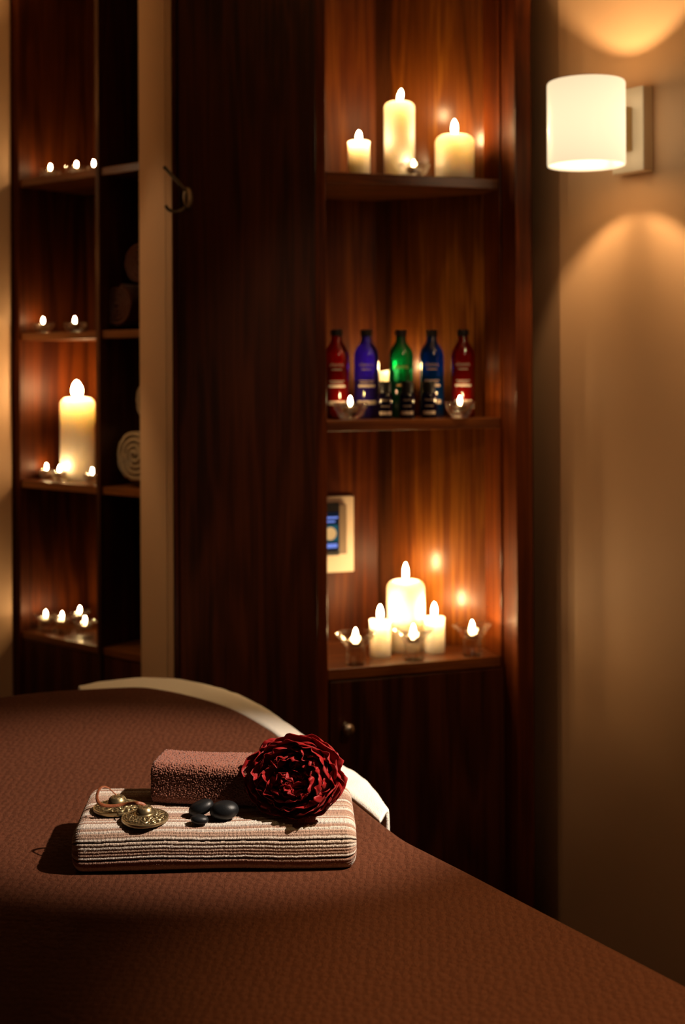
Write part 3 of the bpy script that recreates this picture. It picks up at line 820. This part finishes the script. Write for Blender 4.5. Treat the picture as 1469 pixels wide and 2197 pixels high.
# ------------------------------------------------------------------ left unit contents
pillar(LF, 166, 0.12, 74, 853, lz[2], 24, 38, 'tall thick ivory pillar candle in the left shelving unit', lean=-0.05)
def Lp(px, v): return at(LF, px, v)
for px, v, R, lab in ((110, 0.065, 0.036, 'left of three on the top shelf of the left unit'),
                      (166, 0.08, 0.036, 'middle of three on the top shelf of the left unit'),
                      (203, 0.045, 0.030, 'beside the partition on the top shelf of the left unit')):
    p = Lp(px, v)
    if R > 0.031:
        b, zi = glass_bowl(p, lz[0], 'low clear glass tealight bowl, ' + lab, R, 0.030)
    else:
        zi = 0.0
    tealight(p, lz[0] + zi, 'burning tealight, ' + lab, 0.95, flame=0.8)
for px, v, lab in ((93, 0.045, 'left of two on the second shelf of the left unit'), (161, 0.085, 'right of two on the second shelf of the left unit')):
    p = Lp(px, v); b, zi = glass_bowl(p, lz[1], 'low clear glass tealight bowl, ' + lab, 0.036, 0.030)
    tealight(p, lz[1] + zi, 'burning tealight, ' + lab, 0.95, flame=0.8)
for px, v, lab in ((99, 0.07, 'leftmost at the foot of the thick pillar candle in the left unit'), (127, 0.045, 'second from left at the foot of the thick pillar candle'), (197, 0.04, 'right of the thick pillar candle beside the partition')):
    p = Lp(px, v); b, zi = glass_bowl(p, lz[2], 'glass tealight cup, ' + lab, 0.0265, 0.030)
    tealight(p, lz[2] + zi, 'burning tealight, ' + lab, 0.95, flame=0.8)
for px, v, lab in ((96, 0.045, 'leftmost on the lowest shelf of the left unit'), (131, 0.06, 'second from left on the lowest shelf of the left unit'), (169, 0.15, 'rear right on the lowest shelf of the left unit'), (180, 0.055, 'front right on the lowest shelf of the left unit')):
    p = Lp(px, v); b, zi = flower_holder(p, lz[3], 'short flared glass tealight holder, ' + lab, 0.033, 0.052)
    tealight(p, lz[3] + zi, 'burning tealight, ' + lab, 0.95, flame=0.8)

def towel_roll(px, v0, cpy, r, length, mat, label):
    """spiral-rolled towel, axis into the shelf"""
    u = LF.hit(px, v0); p = LF.w(u, v0)
    t = thing('rolled_towel', (p.x, p.y, zat(px, cpy, p.y) - r), label, 'towel', 'rolled towels in the left unit', rz=LF.ang)
    mb = MB(); n = 150; turns = 4.2; th = r / (turns + 0.6)
    loop = []
    for k in range(n + 1):
        a = k / n * turns * 2 * PI
        rr = r - (turns - k / n * turns) * th * 0.98 - th * 0.35
        loop.append((rr, a))
    outer = [((rr + th * 0.44) * math.cos(a), (rr + th * 0.44) * math.sin(a)) for rr, a in loop]
    inner = [((rr - th * 0.40) * math.cos(a), (rr - th * 0.40) * math.sin(a)) for rr, a in loop[::-1]]
    ring = outer + inner; m = len(ring)
    ys = [0.006, 0.0, 0.0, 0.004, length * 0.3, length * 0.6, length]
    ins = [0, 0.0, 0, 0, 0, 0, 0]
    vs = []
    for j, yy in enumerate((0.0, 0.006, length * 0.5, length)):
        for i, (x, z) in enumerate(ring):
            vs.append((x, yy + (0.004 * noise.noise(Vector((x * 60, z * 60, 1))) if j < 2 else 0), z + r))
    mb.grid(vs, m, 4, wrap_u=True)
    # end cap strips between outer and inner curve
    for i in range(n):
        a, b2 = i, i + 1; c_, d_ = m - 1 - i, m - 2 - i
        mb.f.append((b2, a, c_, d_))
    o = mb.build('towel', mat, t, smooth=True)
    return t
towel_roll(287, 0.03, 977, 0.080, 0.2, m_cream_terry, 'cream rolled towel, lower of two in the middle-right bay of the left unit')
towel_roll(325, 0.03, 858, 0.072, 0.2, m_cream_terry, 'cream rolled towel, upper of two in the middle-right bay of the left unit')
towel_roll(250, 0.035, 655, 0.062, 0.2, m_darkbrown_terry, 'dark brown rolled towel, lower left in the bay above the cream towels')
towel_roll(351, 0.045, 655, 0.062, 0.2, m_darkbrown_terry, 'dark brown rolled towel, lower right in the bay above the cream towels')
towel_roll(298, 0.035, 562, 0.062, 0.2, m_darkbrown_terry, 'dark brown rolled towel stacked on top of two others in shadow')

# ================================================================== treatment table
TZ = 0.75
def swell(Y): return 0.035 * sst(2.12, 2.75, Y)
def bedpt(px, py, dz=0.0):
    a, b = ray(px, py)
    Y = 2.2
    for _ in range(30): Y = (EYE - TZ - dz - swell(Y)) / b
    return Vector((a * Y, Y))

brown_px = [(1469, 2094), (1300, 2008), (1140, 1926), (1030, 1869), (940, 1824), (880, 1793), (821, 1750), (744, 1688), (680, 1632), (621, 1581), (560, 1540), (500, 1511), (440, 1492), (370, 1476), (300, 1468), (180, 1473), (90, 1479), (0, 1489)]
edge = [bedpt(*p) for p in brown_px]
d0 = (edge[0] - edge[2]).normalized()
outline = [edge[0] + d0 * 0.95, edge[0] + d0 * 0.5] + edge + [Vector((-1.0, 2.74)), Vector((-1.25, 2.50)), Vector((-1.32, 2.2)), Vector((-1.15, 1.8)), Vector((-0.75, 1.2)), Vector((-0.40, 0.70)), Vector((-0.1, 0.28)), Vector((0.2, 0.12)), Vector((0.6, 0.2))]
cl = spline([(p.x, p.y, 0) for p in outline], 8, closed=True)
cl = [Vector((p.x, p.y)) for p in cl]
area = sum(cl[i].x * cl[(i + 1) % len(cl)].y - cl[(i + 1) % len(cl)].x * cl[i].y for i in range(len(cl)))
if area < 0: cl = cl[::-1]
nC = len(cl)
def normals2(c):
    out = []
    n = len(c)
    for i in range(n):
        t = (c[(i + 2) % n] - c[(i - 2) % n]).normalized()
        out.append(Vector((t.y, -t.x)))
    return out
nrm = normals2(cl)
cen = Vector((-0.35, 1.75))
tab = thing('treatment_table', (-0.35, 1.5, 0), 'padded treatment table hidden beneath the brown cover and white sheet', 'table')
# padded top and legs
mb = MB(); inn = [cl[i] - nrm[i] * 0.03 for i in range(0, nC, 2)]
loc2 = [(p.x + 0.35, p.y - 1.5) for p in inn]
n2 = len(loc2)
for z_, s_ in ((0.62, 0.99), (0.625, 1.0), (0.71, 1.0), (0.722, 0.985)):
    mb.v += [(x * s_, y * s_, z_) for x, y in loc2]
for k in range(3):
    mb.f += [(k * n2 + i, k * n2 + (i + 1) % n2, (k + 1) * n2 + (i + 1) % n2, (k + 1) * n2 + i) for i in range(n2)]
mb.f.append(tuple(range(n2 - 1, -1, -1))); mb.f.append(tuple(3 * n2 + i for i in range(n2)))
mb.build('padded_top', m_black, tab)
for lx, ly in ((-0.45, 1.0), (-0.05, 1.05), (0.55, -0.9), (0.1, -1.0)):
    MB().box(lx - 0.03, lx + 0.03, ly - 0.03, ly + 0.03, 0, 0.622).build('leg', m_wood_dark, tab, bevel=0.004)

def cover_mesh():
    mb = MB()
    rings = []
    # hanging side, rounded edge, then the top converging on the centre
    prof = [(0.012, -0.36), (0.010, -0.25), (0.008, -0.15), (0.006, -0.08), (0.003, -0.045), (0.0, -0.028), (-0.003, -0.018), (-0.008, -0.0095), (-0.015, -0.004), (-0.024, -0.001), (-0.035, 0.0)]
    for off, dz in prof:
        ring = []
        for i in range(nC):
            p = cl[i] + nrm[i] * off
            fold = 0.010 * math.sin(i * 0.55) * sst(0.04, 0.3, -dz)
            p = p + nrm[i] * fold
            ring.append((p.x, p.y, TZ + swell(p.y) + dz))
        rings.append(ring)
    base = [Vector(v[:2]) for v in rings[-1]]
    for s_ in (0.97, 0.93, 0.88, 0.82, 0.75, 0.67, 0.58, 0.48, 0.38, 0.28, 0.18, 0.09, 0.02):
        ring = []
        for b in base:
            p = cen + (b - cen) * s_
            ring.append((p.x, p.y, TZ + swell(p.y) + 0.0012 * noise.noise(Vector((p.x * 6, p.y * 6, 0)))))
        rings.append(ring)
    for r_ in rings: mb.v += r_
    for k in range(len(rings) - 1):
        mb.f += [(k * nC + i, k * nC + (i + 1) % nC, (k + 1) * nC + (i + 1) % nC, (k + 1) * nC + i) for i in range(nC)]
    mb.f.append(tuple((len(rings) - 1) * nC + i for i in range(nC)))
    return mb
cover = cover_mesh().build('table_cover', m_cover, smooth=True)
tag(cover, 'brown textured cotton cover spread over the treatment table', 'blanket')

# white sheet peeking out along the far right edge
white_px = [(831, 1738), (806, 1700), (772, 1665), (735, 1643), (690, 1608), (650, 1577), (605, 1545), (560, 1515), (500, 1486), (440, 1468), (370, 1456), (300, 1454), (230, 1461), (170, 1473)]
inner_px = [(815, 1762), (770, 1722), (725, 1690), (690, 1660), (650, 1625), (610, 1590), (570, 1562), (530, 1540), (470, 1517), (420, 1504), (360, 1493), (300, 1488), (230, 1488), (175, 1492)]
wo = [bedpt(x, y, -0.006) for x, y in white_px]; wi = [bedpt(x, y, -0.006) for x, y in inner_px]
wo = spline([(p.x, p.y, 0) for p in wo], 10); wi = spline([(p.x, p.y, 0) for p in wi], 10)
mb = MB(); pts = []; m = len(wo)
K = 9
for i in range(m):
    a, b = Vector(wi[i][:2]), Vector(wo[i][:2])
    d = (b - a).normalized()
    for k in range(K):
        t = k / (K - 1)
        if k < 5:
            p = a + (b - a) * (k / 4) * 0.97; dz = -0.008 - 0.001 * k / 4 if k < 2 else -0.006 - 0.002 * (k / 4) ** 4
        else:
            q = (k - 4) / (K - 5)
            p = b + d * (-0.004 + 0.006 * math.sin(q * PI / 2)); dz = -0.008 - 0.055 * q * q - 0.003 * q
        wob = 0.002 * noise.noise(Vector((p.x * 25, p.y * 25, 3)))
        pts.append((p.x, p.y, TZ + swell(p.y) + dz + wob))
mb.grid(pts, K, m)
ws = mb.build('bed_sheet', m_white_terry, smooth=True, solid=0.007)
tag(ws, 'white towelling sheet edge showing beyond the far side of the brown cover', 'sheet')

# ================================================================== towels
def slab(L, D, H, r, nX, nS, end_r, disp, top_wob=None, frame=None):
    """rounded slab along local x (0..L); returns pts, s arc coordinate"""
    # section points (y depth, z) with arc coordinate, start at back-bottom going along the top to the front
    per = []
    def arc(cy, cz, a0, a1, rad, n):
        for k in range(n): 
            a = a0 + (a1 - a0) * k / n
            per.append((cy + rad * math.cos(a), cz + rad * math.sin(a)))
    hw = D / 2
    rr = min(r, H * 0.499)
    # fine polyline
    arc(-hw + rr, rr, -PI / 2, -PI, rr, 60)                    # front bottom corner (front = -y)
    arc(-hw + rr, H - rr, -PI, -PI * 1.5, rr, 60)               # front top corner
    arc(hw - rr, H - rr, PI / 2, 0, rr, 60)                    # back top
    arc(hw - rr, rr, 0, -PI / 2, rr, 60)
    per.append(per[0])
    ln = [0.0]
    for a, b in zip(per, per[1:]): ln.append(ln[-1] + math.hypot(b[0] - a[0], b[1] - a[1]))
    tot = ln[-1]
    sec = []
    j = 0
    for i in range(nS):
        s_ = tot * i / nS
        while ln[j + 1] < s_: j += 1
        t = (s_ - ln[j]) / max(1e-9, ln[j + 1] - ln[j])
        y = per[j][0] + (per[j + 1][0] - per[j][0]) * t; z = per[j][1] + (per[j + 1][1] - per[j][1]) * t
        dy = per[j + 1][0] - per[j][0]; dz = per[j + 1][1] - per[j][1]; l = math.hypot(dy, dz) or 1
        sec.append((y, z, -dz / l, dy / l, s_))
    return sec, tot

def slab_mesh(L, D, H, r, nX, nS, end_r, disp, color=None):
    sec, tot = slab(L, D, H, r, nX, nS, end_r, disp)
    pts = []; cols = []
    xs = []
    ne = 10
    for k in range(ne): xs.append((end_r * (1 - math.cos(k / ne * PI / 2)), math.sin(k / ne * PI / 2)))
    for k in range(nX): xs.append((end_r + (L - 2 * end_r) * k / (nX - 1), 1.0))
    for k in range(ne): xs.append((L - end_r * (1 - math.cos((ne - 1 - k) / ne * PI / 2)), math.sin((ne - 1 - k) / ne * PI / 2)))
    for x, e_ in xs:
        ins = end_r * (1 - e_)
        for y, z, ny, nz, s_ in sec:
            # outward normal: front bottom start, going up the front -> outward = (-dz, dy)
            kx = max(0.0, 1 - ins / (H / 2)); ky = max(0.0, 1 - ins / (D / 2))
            yy = y * ky; zz = H / 2 + (z - H / 2) * kx
            d = disp(x, s_, yy, zz)
            X = x - 0 ; 
            pts.append((X, yy + ny * d, max(zz + nz * d, 0.0)))
            if color: cols.append(color(x, s_))
    mb = MB(); nu = len(sec); nv = len(xs)
    mb.grid(pts, nu, nv, wrap_u=True)
    mb.f.append(tuple(range(nu))); mb.f.append(tuple((nv - 1) * nu + i for i in range(nu - 1, -1, -1)))
    return mb, cols

# striped towel -----------------------------------------------------
rs = random.Random(5)
FL, FR = P(150, 1879, 1.921), P(766, 1868, 1.938)
ax = (Vector((FR.x, FR.y)) - Vector((FL.x, FL.y)))
TL = ax.length; tang = math.atan2(ax.y, ax.x)
TD, TH_ = 0.205, 0.066
# stripe table over arc length
cols_tab = [(0.58, 0.45, 0.35), (0.66, 0.56, 0.47), (0.40, 0.24, 0.17), (0.34, 0.19, 0.135), (0.50, 0.34, 0.24), (0.70, 0.61, 0.53), (0.44, 0.28, 0.20)]
stripes = []; s = 0.0; cnt = 0; nxt = 3
while s < 0.60:
    wdt = rs.uniform(0.0042, 0.0060)
    stripes.append((s, s + wdt, rs.choice(cols_tab), 1.0)); s += wdt; cnt += 1
    if cnt >= nxt:
        g = rs.uniform(0.0013, 0.0022)
        stripes.append((s, s + g, (0.10, 0.05, 0.035), -1.0)); s += g
        cnt = 0; nxt = rs.choice((2, 3, 3, 4, 5))
import bisect
st_starts = [q[0] for q in stripes]
def wave_s(x, s_):
    return s_ + 0.0016 * noise.noise(Vector((x * 11, s_ * 8, 0))) + 0.0006 * noise.noise(Vector((x * 60, s_ * 30, 5))) + 0.0022 * noise.noise(Vector((x * 4, s_ * 3, 9)))
def stripe_at(x, s_):
    w_ = wave_s(x, s_) + 0.01
    i = max(0, min(len(stripes) - 1, bisect.bisect_right(st_starts, w_) - 1))
    return stripes[i], w_
def st_disp(x, s_, y, z):
    q, w_ = stripe_at(x, s_)
    t = (w_ - q[0]) / (q[1] - q[0])
    d = 0.0016 * math.sin(PI * min(1, max(0, t))) ** 0.7 if q[3] > 0 else -0.0024
    d += 0.0035 * noise.noise(Vector((x * 7, y * 9, z * 9))) + 0.0005 * noise.noise(Vector((x * 420, s_ * 420, 0)))
    return d
def st_col(x, s_):
    q, w_ = stripe_at(x, s_)
    k = 1 + 0.10 * noise.noise(Vector((x * 300, s_ * 300, 2)))
    return (q[2][0] * k, q[2][1] * k, q[2][2] * k, 1)
mb, cols = slab_mesh(TL, TD, TH_, 0.023, 420, 460, 0.017, st_disp, st_col)
stw = mb.build('striped_towel', m_stripe, smooth=True)
ca = stw.data.color_attributes.new('stripe', 'FLOAT_COLOR', 'POINT')
ca.data.foreach_set('color', np.array(cols, dtype=np.float32).ravel())
nv_ = Vector((-math.sin(tang), math.cos(tang)))
o2 = Vector((FL.x, FL.y)) + nv_ * (TD / 2)
stw.location = (o2.x, o2.y, TZ + 0.0005); stw.rotation_euler = (0, 0, tang)
tag(stw, 'thick folded towel with cream, tan and dark brown stripes, lying on the brown cover', 'towel')
ZT = TZ + TH_ + 0.0005

# brown towel -------------------------------------------------------
def br_disp(x, s_, y, z):
    v = Vector((x * 520, y * 520, z * 520))
    return 0.0021 * noise.noise(v) + 0.0012 * noise.noise(v * 2.1) + 0.003 * noise.noise(Vector((x * 14, y * 14, z * 14)))
mb, _ = slab_mesh(0.185, 0.088, 0.064, 0.016, 300, 420, 0.006, br_disp)
btw = mb.build('brown_towel', m_brown_terry, smooth=True)
ba = -math.radians(9)
bl = P(321, 1727, 2.034)
nb = Vector((-math.sin(ba), math.cos(ba)))
btw.location = (bl.x + nb.x * 0.044, bl.y + nb.y * 0.044, ZT + 0.001); btw.rotation_euler = (0, 0, ba)
tag(btw, 'folded chocolate-brown terry towel lying on the striped towel behind the stones', 'towel')

# ------------------------------------------------------------------ stones
def stone(px, base_py, w, d, h, label, tilt=0.0, rz=0.0, dz=0.0, seed=0, Y=None):
    a, b = ray(px, base_py)
    if Y is None: Y = (EYE - ZT) / b
    t = MB(); nu, nv = 40, 22
    pts = []
    for j in range(nv):
        f = -PI / 2 + PI * j / (nv - 1)
        for i in range(nu):
            g = 2 * PI * i / nu
            cx = math.copysign(abs(math.cos(f)) ** 0.8, 1)
            n_ = 1 + 0.05 * noise.noise(Vector((math.cos(g) * 1.2 + seed, math.sin(g) * 1.2, f)))
            pts.append((w / 2 * cx * math.cos(g) * n_, d / 2 * cx * math.sin(g) * n_, h / 2 * math.sin(f)))
    t.grid(pts, nu, nv, wrap_u=True)
    R_ = Matrix.Rotation(rz, 4, 'Z') @ Matrix.Rotation(tilt, 4, 'Y')
    t.v = [tuple(R_ @ Vector(v)) for v in t.v]
    mz = min(v[2] for v in t.v)
    t.v = [(x, y, z - mz) for x, y, z in t.v]
    o = t.build('massage_stone', m_stone, smooth=True)
    yc = Y + 0.012
    o.location = (a * yc, yc, ZT + dz)
    return tag(o, label, 'stone', 'smooth black massage stones')
stone(431, 1748, 0.040, 0.030, 0.021, 'black massage stone leaning on the brown towel, left rear of the three', tilt=-0.38, seed=1, Y=1.972)
stone(481, 1759, 0.0435, 0.034, 0.027, 'largest smooth black massage stone, right of the three', tilt=-0.08, seed=2, Y=1.958)
stone(428, 1759, 0.0275, 0.020, 0.0135, 'smallest black massage stone, in front of the other two', tilt=0.06, seed=3, Y=1.938)

# ------------------------------------------------------------------ tingsha hand cymbals
def cymbal(parent, loc, R, tiltm, seed):
    prof_n = 110; seg = 300
    def prof(t):
        # t 0..1 from rim to top: returns r, z
        if t < 0.62:
            q = t / 0.62; return (R * (1 - 0.60 * q), 0.0048 + 0.0062 * q ** 1.15)
        if t < 0.68:
            q = (t - 0.62) / 0.06; return (R * (0.40 - 0.02 * q), 0.0110 + 0.0012 * q)
        q = (t - 0.68) / 0.32
        a = q * PI / 2
        return (R * 0.385 * math.cos(a) ** 0.9, 0.0122 + 0.0098 * math.sin(a))
    vs = []; rel = []
    # underside and edge
    pr = [(R * 0.30, 0.004), (R * 0.8, 0.001), (R * 0.97, 0.0), (R, 0.0006), (R * 1.005, 0.003), (R, 0.0046)]
    rows = [(r_, z_, None) for r_, z_ in pr] + [(*prof(k / (prof_n - 1)), k / (prof_n - 1)) for k in range(prof_n)]
    for r_, z_, t in rows:
        for i in range(seg):
            a = 2 * PI * i / seg
            h = 0.0; c = 0.75
            if t is not None:
                if 0.07 < t < 0.55:
                    q = (t - 0.07) / 0.48
                    # scrolling vine: undulating stem, curls and leaves
                    w1 = 0.5 + 0.28 * math.sin(7 * a + seed)
                    stem = math.exp(-((q - w1) / 0.07) ** 2)
                    ph = (7 * a + seed) / (2 * PI); fp = ph - math.floor(ph)
                    s1 = 0.0
                    for cx, cy in ((0.25, 0.33), (0.75, 0.67)):
                        dx_ = (fp - cx) * 2 * PI / 7 * 0.68 / 0.48; dy_ = (q - cy)
                        dx_ *= 1.1
                        rr = math.hypot(dx_, dy_); an = math.atan2(dy_, dx_)
                        sp = math.cos(an * 1 + rr * 26) * math.exp(-(rr / 0.23) ** 2)
                        s1 = max(s1, sp)
                    lf = max(0, math.sin(21 * a + 9 * q + seed) * math.sin(q * 11 + 1.2)) ** 1.2
                    h = max(stem, s1, 0.8 * lf)
                    h *= sst(0, 0.08, q) * (1 - sst(0.92, 1, q))
                    h = min(1, h * 1.25)
                    c = 0.12 + 0.88 * h; h *= 0.0011
                elif t >= 0.76 and t < 0.99:
                    q = (t - 0.76) / 0.23
                    pt = abs(math.sin(5 * a + seed)) ** 0.5
                    ed = math.exp(-((q - 0.30 - 0.22 * pt) / 0.07) ** 2) + math.exp(-((q - 0.85) / 0.08) ** 2) + 0.7 * math.exp(-((q - 0.30 - 0.05 * pt) / 0.06) ** 2)
                    c = 0.35 + 0.65 * min(1, ed); h = 0.0004 * min(1, ed)
                elif t < 0.07: c = 0.7
                else: c = 0.55
            vs.append((r_ * math.cos(a), r_ * math.sin(a), z_ + h)); rel.append(c)
    mb = MB(); mb.grid(vs, seg, len(rows), wrap_u=True)
    mb.f.append(tuple((len(rows) - 1) * seg + i for i in range(seg)))
    o = mb.build('cymbal', m_brass, parent, smooth=True)
    ca = o.data.color_attributes.new('relief', 'FLOAT_COLOR', 'POINT')
    r4 = np.repeat(np.array(rel, dtype=np.float32)[:, None], 4, 1); r4[:, 3] = 1
    ca.data.foreach_set('color', r4.ravel())
    o.matrix_local = Matrix.Translation(loc) @ tiltm
    return o
a_, b_ = ray(311, 1756); Yb = (EYE - ZT - 0.004) / b_; cb = Vector((a_ * Yb, Yb, ZT + 0.0015))
a_, b_ = ray(252, 1733); Ya = (EYE - ZT - 0.004) / b_; ca_ = Vector((a_ * Ya, Ya, ZT + 0.0015))
tg = thing('hand_cymbals', (cb.x, cb.y, ZT), 'pair of engraved brass hand cymbals joined by a brown leather cord on the striped towel', 'cymbals')
org = Vector((cb.x, cb.y, ZT))
cymbal(tg, ca_ - org, 0.0372, Matrix.Rotation(math.radians(-1), 4, 'X'), 0.6)
cymbal(tg, cb - org + Vector((0, 0, 0.0005)), 0.0352, Matrix.Rotation(math.radians(2), 4, 'X'), 2.1)
cp = [(250, 1706, Ya + 0.002), (242, 1699, Ya), (232, 1690, Ya - 0.004), (221, 1688, Ya - 0.010), (212, 1695, Ya - 0.016), (208, 1708, Ya - 0.022), (211, 1721, Ya - 0.03), (222, 1728, Ya - 0.036), (245, 1729, Ya - 0.037), (270, 1725, Ya - 0.037), (292, 1723, Yb - 0.004), (306, 1725, Yb - 0.001), (312, 1730, Yb)]
pts = spline([P(*q) - org for q in cp], 8)
tag(MB().tube(pts, 0.0026, 10, flat=0.32).build('cord', m_leather, tg, smooth=True), 'flat brown leather cord')

# ------------------------------------------------------------------ peony
fc = P(632, 1670, 1.985)
pe = thing('artificial_peony', (fc.x, fc.y, fc.z), 'large dark red artificial peony bloom resting on the striped towel against the brown towel', 'flower')
axis = Vector((-0.42, -0.80, 0.34)).normalized()
q0 = Vector((0, 0, 1)).rotation_difference(axis).to_matrix().to_4x4()
rp = random.Random(21)
def petal(phi, base_r, base_z, L, Wd, open0, curl, ruff, seed, twist=0.0, cup=0.5, nu=19, nv=17):
    """petal in flower space (z = flower axis). open0: angle from the axis at the base, curl: change of angle to the tip"""
    pts = []
    # centre line
    cl_ = []; r_, z_ = base_r, base_z
    for j in range(nv):
        t = j / (nv - 1)
        cl_.append((r_, z_))
        ang = open0 + curl * t
        r_ += math.sin(ang) * L / (nv - 1); z_ += math.cos(ang) * L / (nv - 1)
    for j in range(nv):
        t = j / (nv - 1)
        wv = Wd * (0.30 + 0.70 * math.sin(min(1.0, t * 1.15) * PI * 0.55) ** 0.8) * (1.0 if t < 0.8 else math.sqrt(max(0, 1 - ((t - 0.8) / 0.26) ** 2)) )
        r0, z0 = cl_[j]; ang = open0 + curl * t
        nx, nz = -math.cos(ang), math.sin(ang)       # inward normal in (r,z)
        for i in range(nu):
            s_ = -1 + 2 * i / (nu - 1)
            x = s_ * wv / 2
            cupd = cup * wv * (s_ * s_) * 0.5
            rf = ruff * t ** 2 * (noise.noise(Vector((s_ * 2.2 + seed, t * 2.5, seed))) + 0.6 * noise.noise(Vector((s_ * 5 + seed, t * 4, seed + 7))) * (0.3 + 0.7 * abs(s_)))
            dn_ = cupd + rf
            lift = 0.10 * L * noise.noise(Vector((s_ * 2.6 + seed * 3, 0, seed))) * t ** 3 - 0.06 * L * s_ ** 4 * t
            rr = r0 + nx * dn_ + math.sin(ang) * lift; zz = z0 + nz * dn_ + math.cos(ang) * lift
            v = Vector((rr, x, zz))
            v = Matrix.Rotation(twist * t, 3, 'Z') @ v
            v = Matrix.Rotation(phi, 3, 'Z') @ v
            pts.append(v)
    mb = MB(); mb.grid(pts, nu, nv)
    return mb
def scaled(mb, sx, sy, sz):
    mb.v = [(x * sx, y * sy, z * sz) for x, y, z in mb.v]; return mb
def put_petal(mb):
    vv = []
    zb_ = ZT + 0.002 - fc.z
    for v in mb.v:
        w_ = q0 @ Vector(v)
        x_, z_ = w_.x * 1.04, w_.z * 0.79
        z__ = z_ if z_ > zb_ + 0.02 else zb_ + 0.02 * math.exp((z_ - zb_ - 0.02) / 0.02)
        vv.append((x_, w_.y, z__))
    mb.v = vv
    mb.build('petal', m_petal, pe, smooth=True, solid=0.0005)
# n, rim radius, rim height, tip angle (0 = upright), ruffle, lean spread
for li, (n, Rr, rz_, tip, rf) in enumerate((
        (5, 0.077, -0.004, 0.95, 0.012), (6, 0.073, 0.008, 0.55, 0.011), (6, 0.066, 0.016, 0.15, 0.010),
        (6, 0.058, 0.022, -0.05, 0.010), (6, 0.049, 0.025, -0.2, 0.010), (6, 0.040, 0.026, -0.25, 0.010), (5, 0.031, 0.024, -0.3, 0.010))):
    for k in range(n):
        phi = 2 * PI * (k + 0.5 * (li % 2)) / n + rp.uniform(-0.22, 0.22)
        R_ = Rr * rp.uniform(0.93, 1.06)
        o0 = 1.45; cu = tip - o0 + rp.uniform(-0.15, 0.15)
        fr_ = (math.cos(o0) - math.cos(o0 + cu)) / cu * -1 if abs(cu) > 1e-3 else math.sin(o0)
        fr_ = abs(fr_); fz_ = (math.sin(o0 + cu) - math.sin(o0)) / cu
        L = (R_ - 0.004) / max(0.2, fr_)
        bz = rz_ + rp.uniform(-0.006, 0.007) - fz_ * L
        Wd = 2 * PI * R_ / n * rp.uniform(1.15, 1.55)
        put_petal(petal(phi, 0.004, bz, L, Wd, o0, cu, rf, rp.random() * 50, rp.uniform(-0.25, 0.25), 0.5 * Wd / (2 * R_) * 0.85, nu=25, nv=21))
# crumpled heart of small petals
for k in range(30):
    phi = rp.uniform(0, 2 * PI); rr_ = 0.028 * math.sqrt(rp.random())
    L = rp.uniform(0.026, 0.044)
    mb = petal(rp.uniform(0, 2 * PI), 0.0, 0.0, L, rp.uniform(0.018, 0.034), rp.uniform(-0.3, 0.5), rp.uniform(-1.3, 1.3), 0.013, rp.random() * 50, rp.uniform(-0.8, 0.8), rp.uniform(0.3, 0.9), nu=17, nv=13)
    ox, oy = rr_ * math.cos(phi), rr_ * math.sin(phi)
    mb.v = [(x + ox, y + oy, z - 0.012 + rp.uniform(0, 0)) for x, y, z in mb.v]
    put_petal(mb)

bpy.context.view_layer.update()
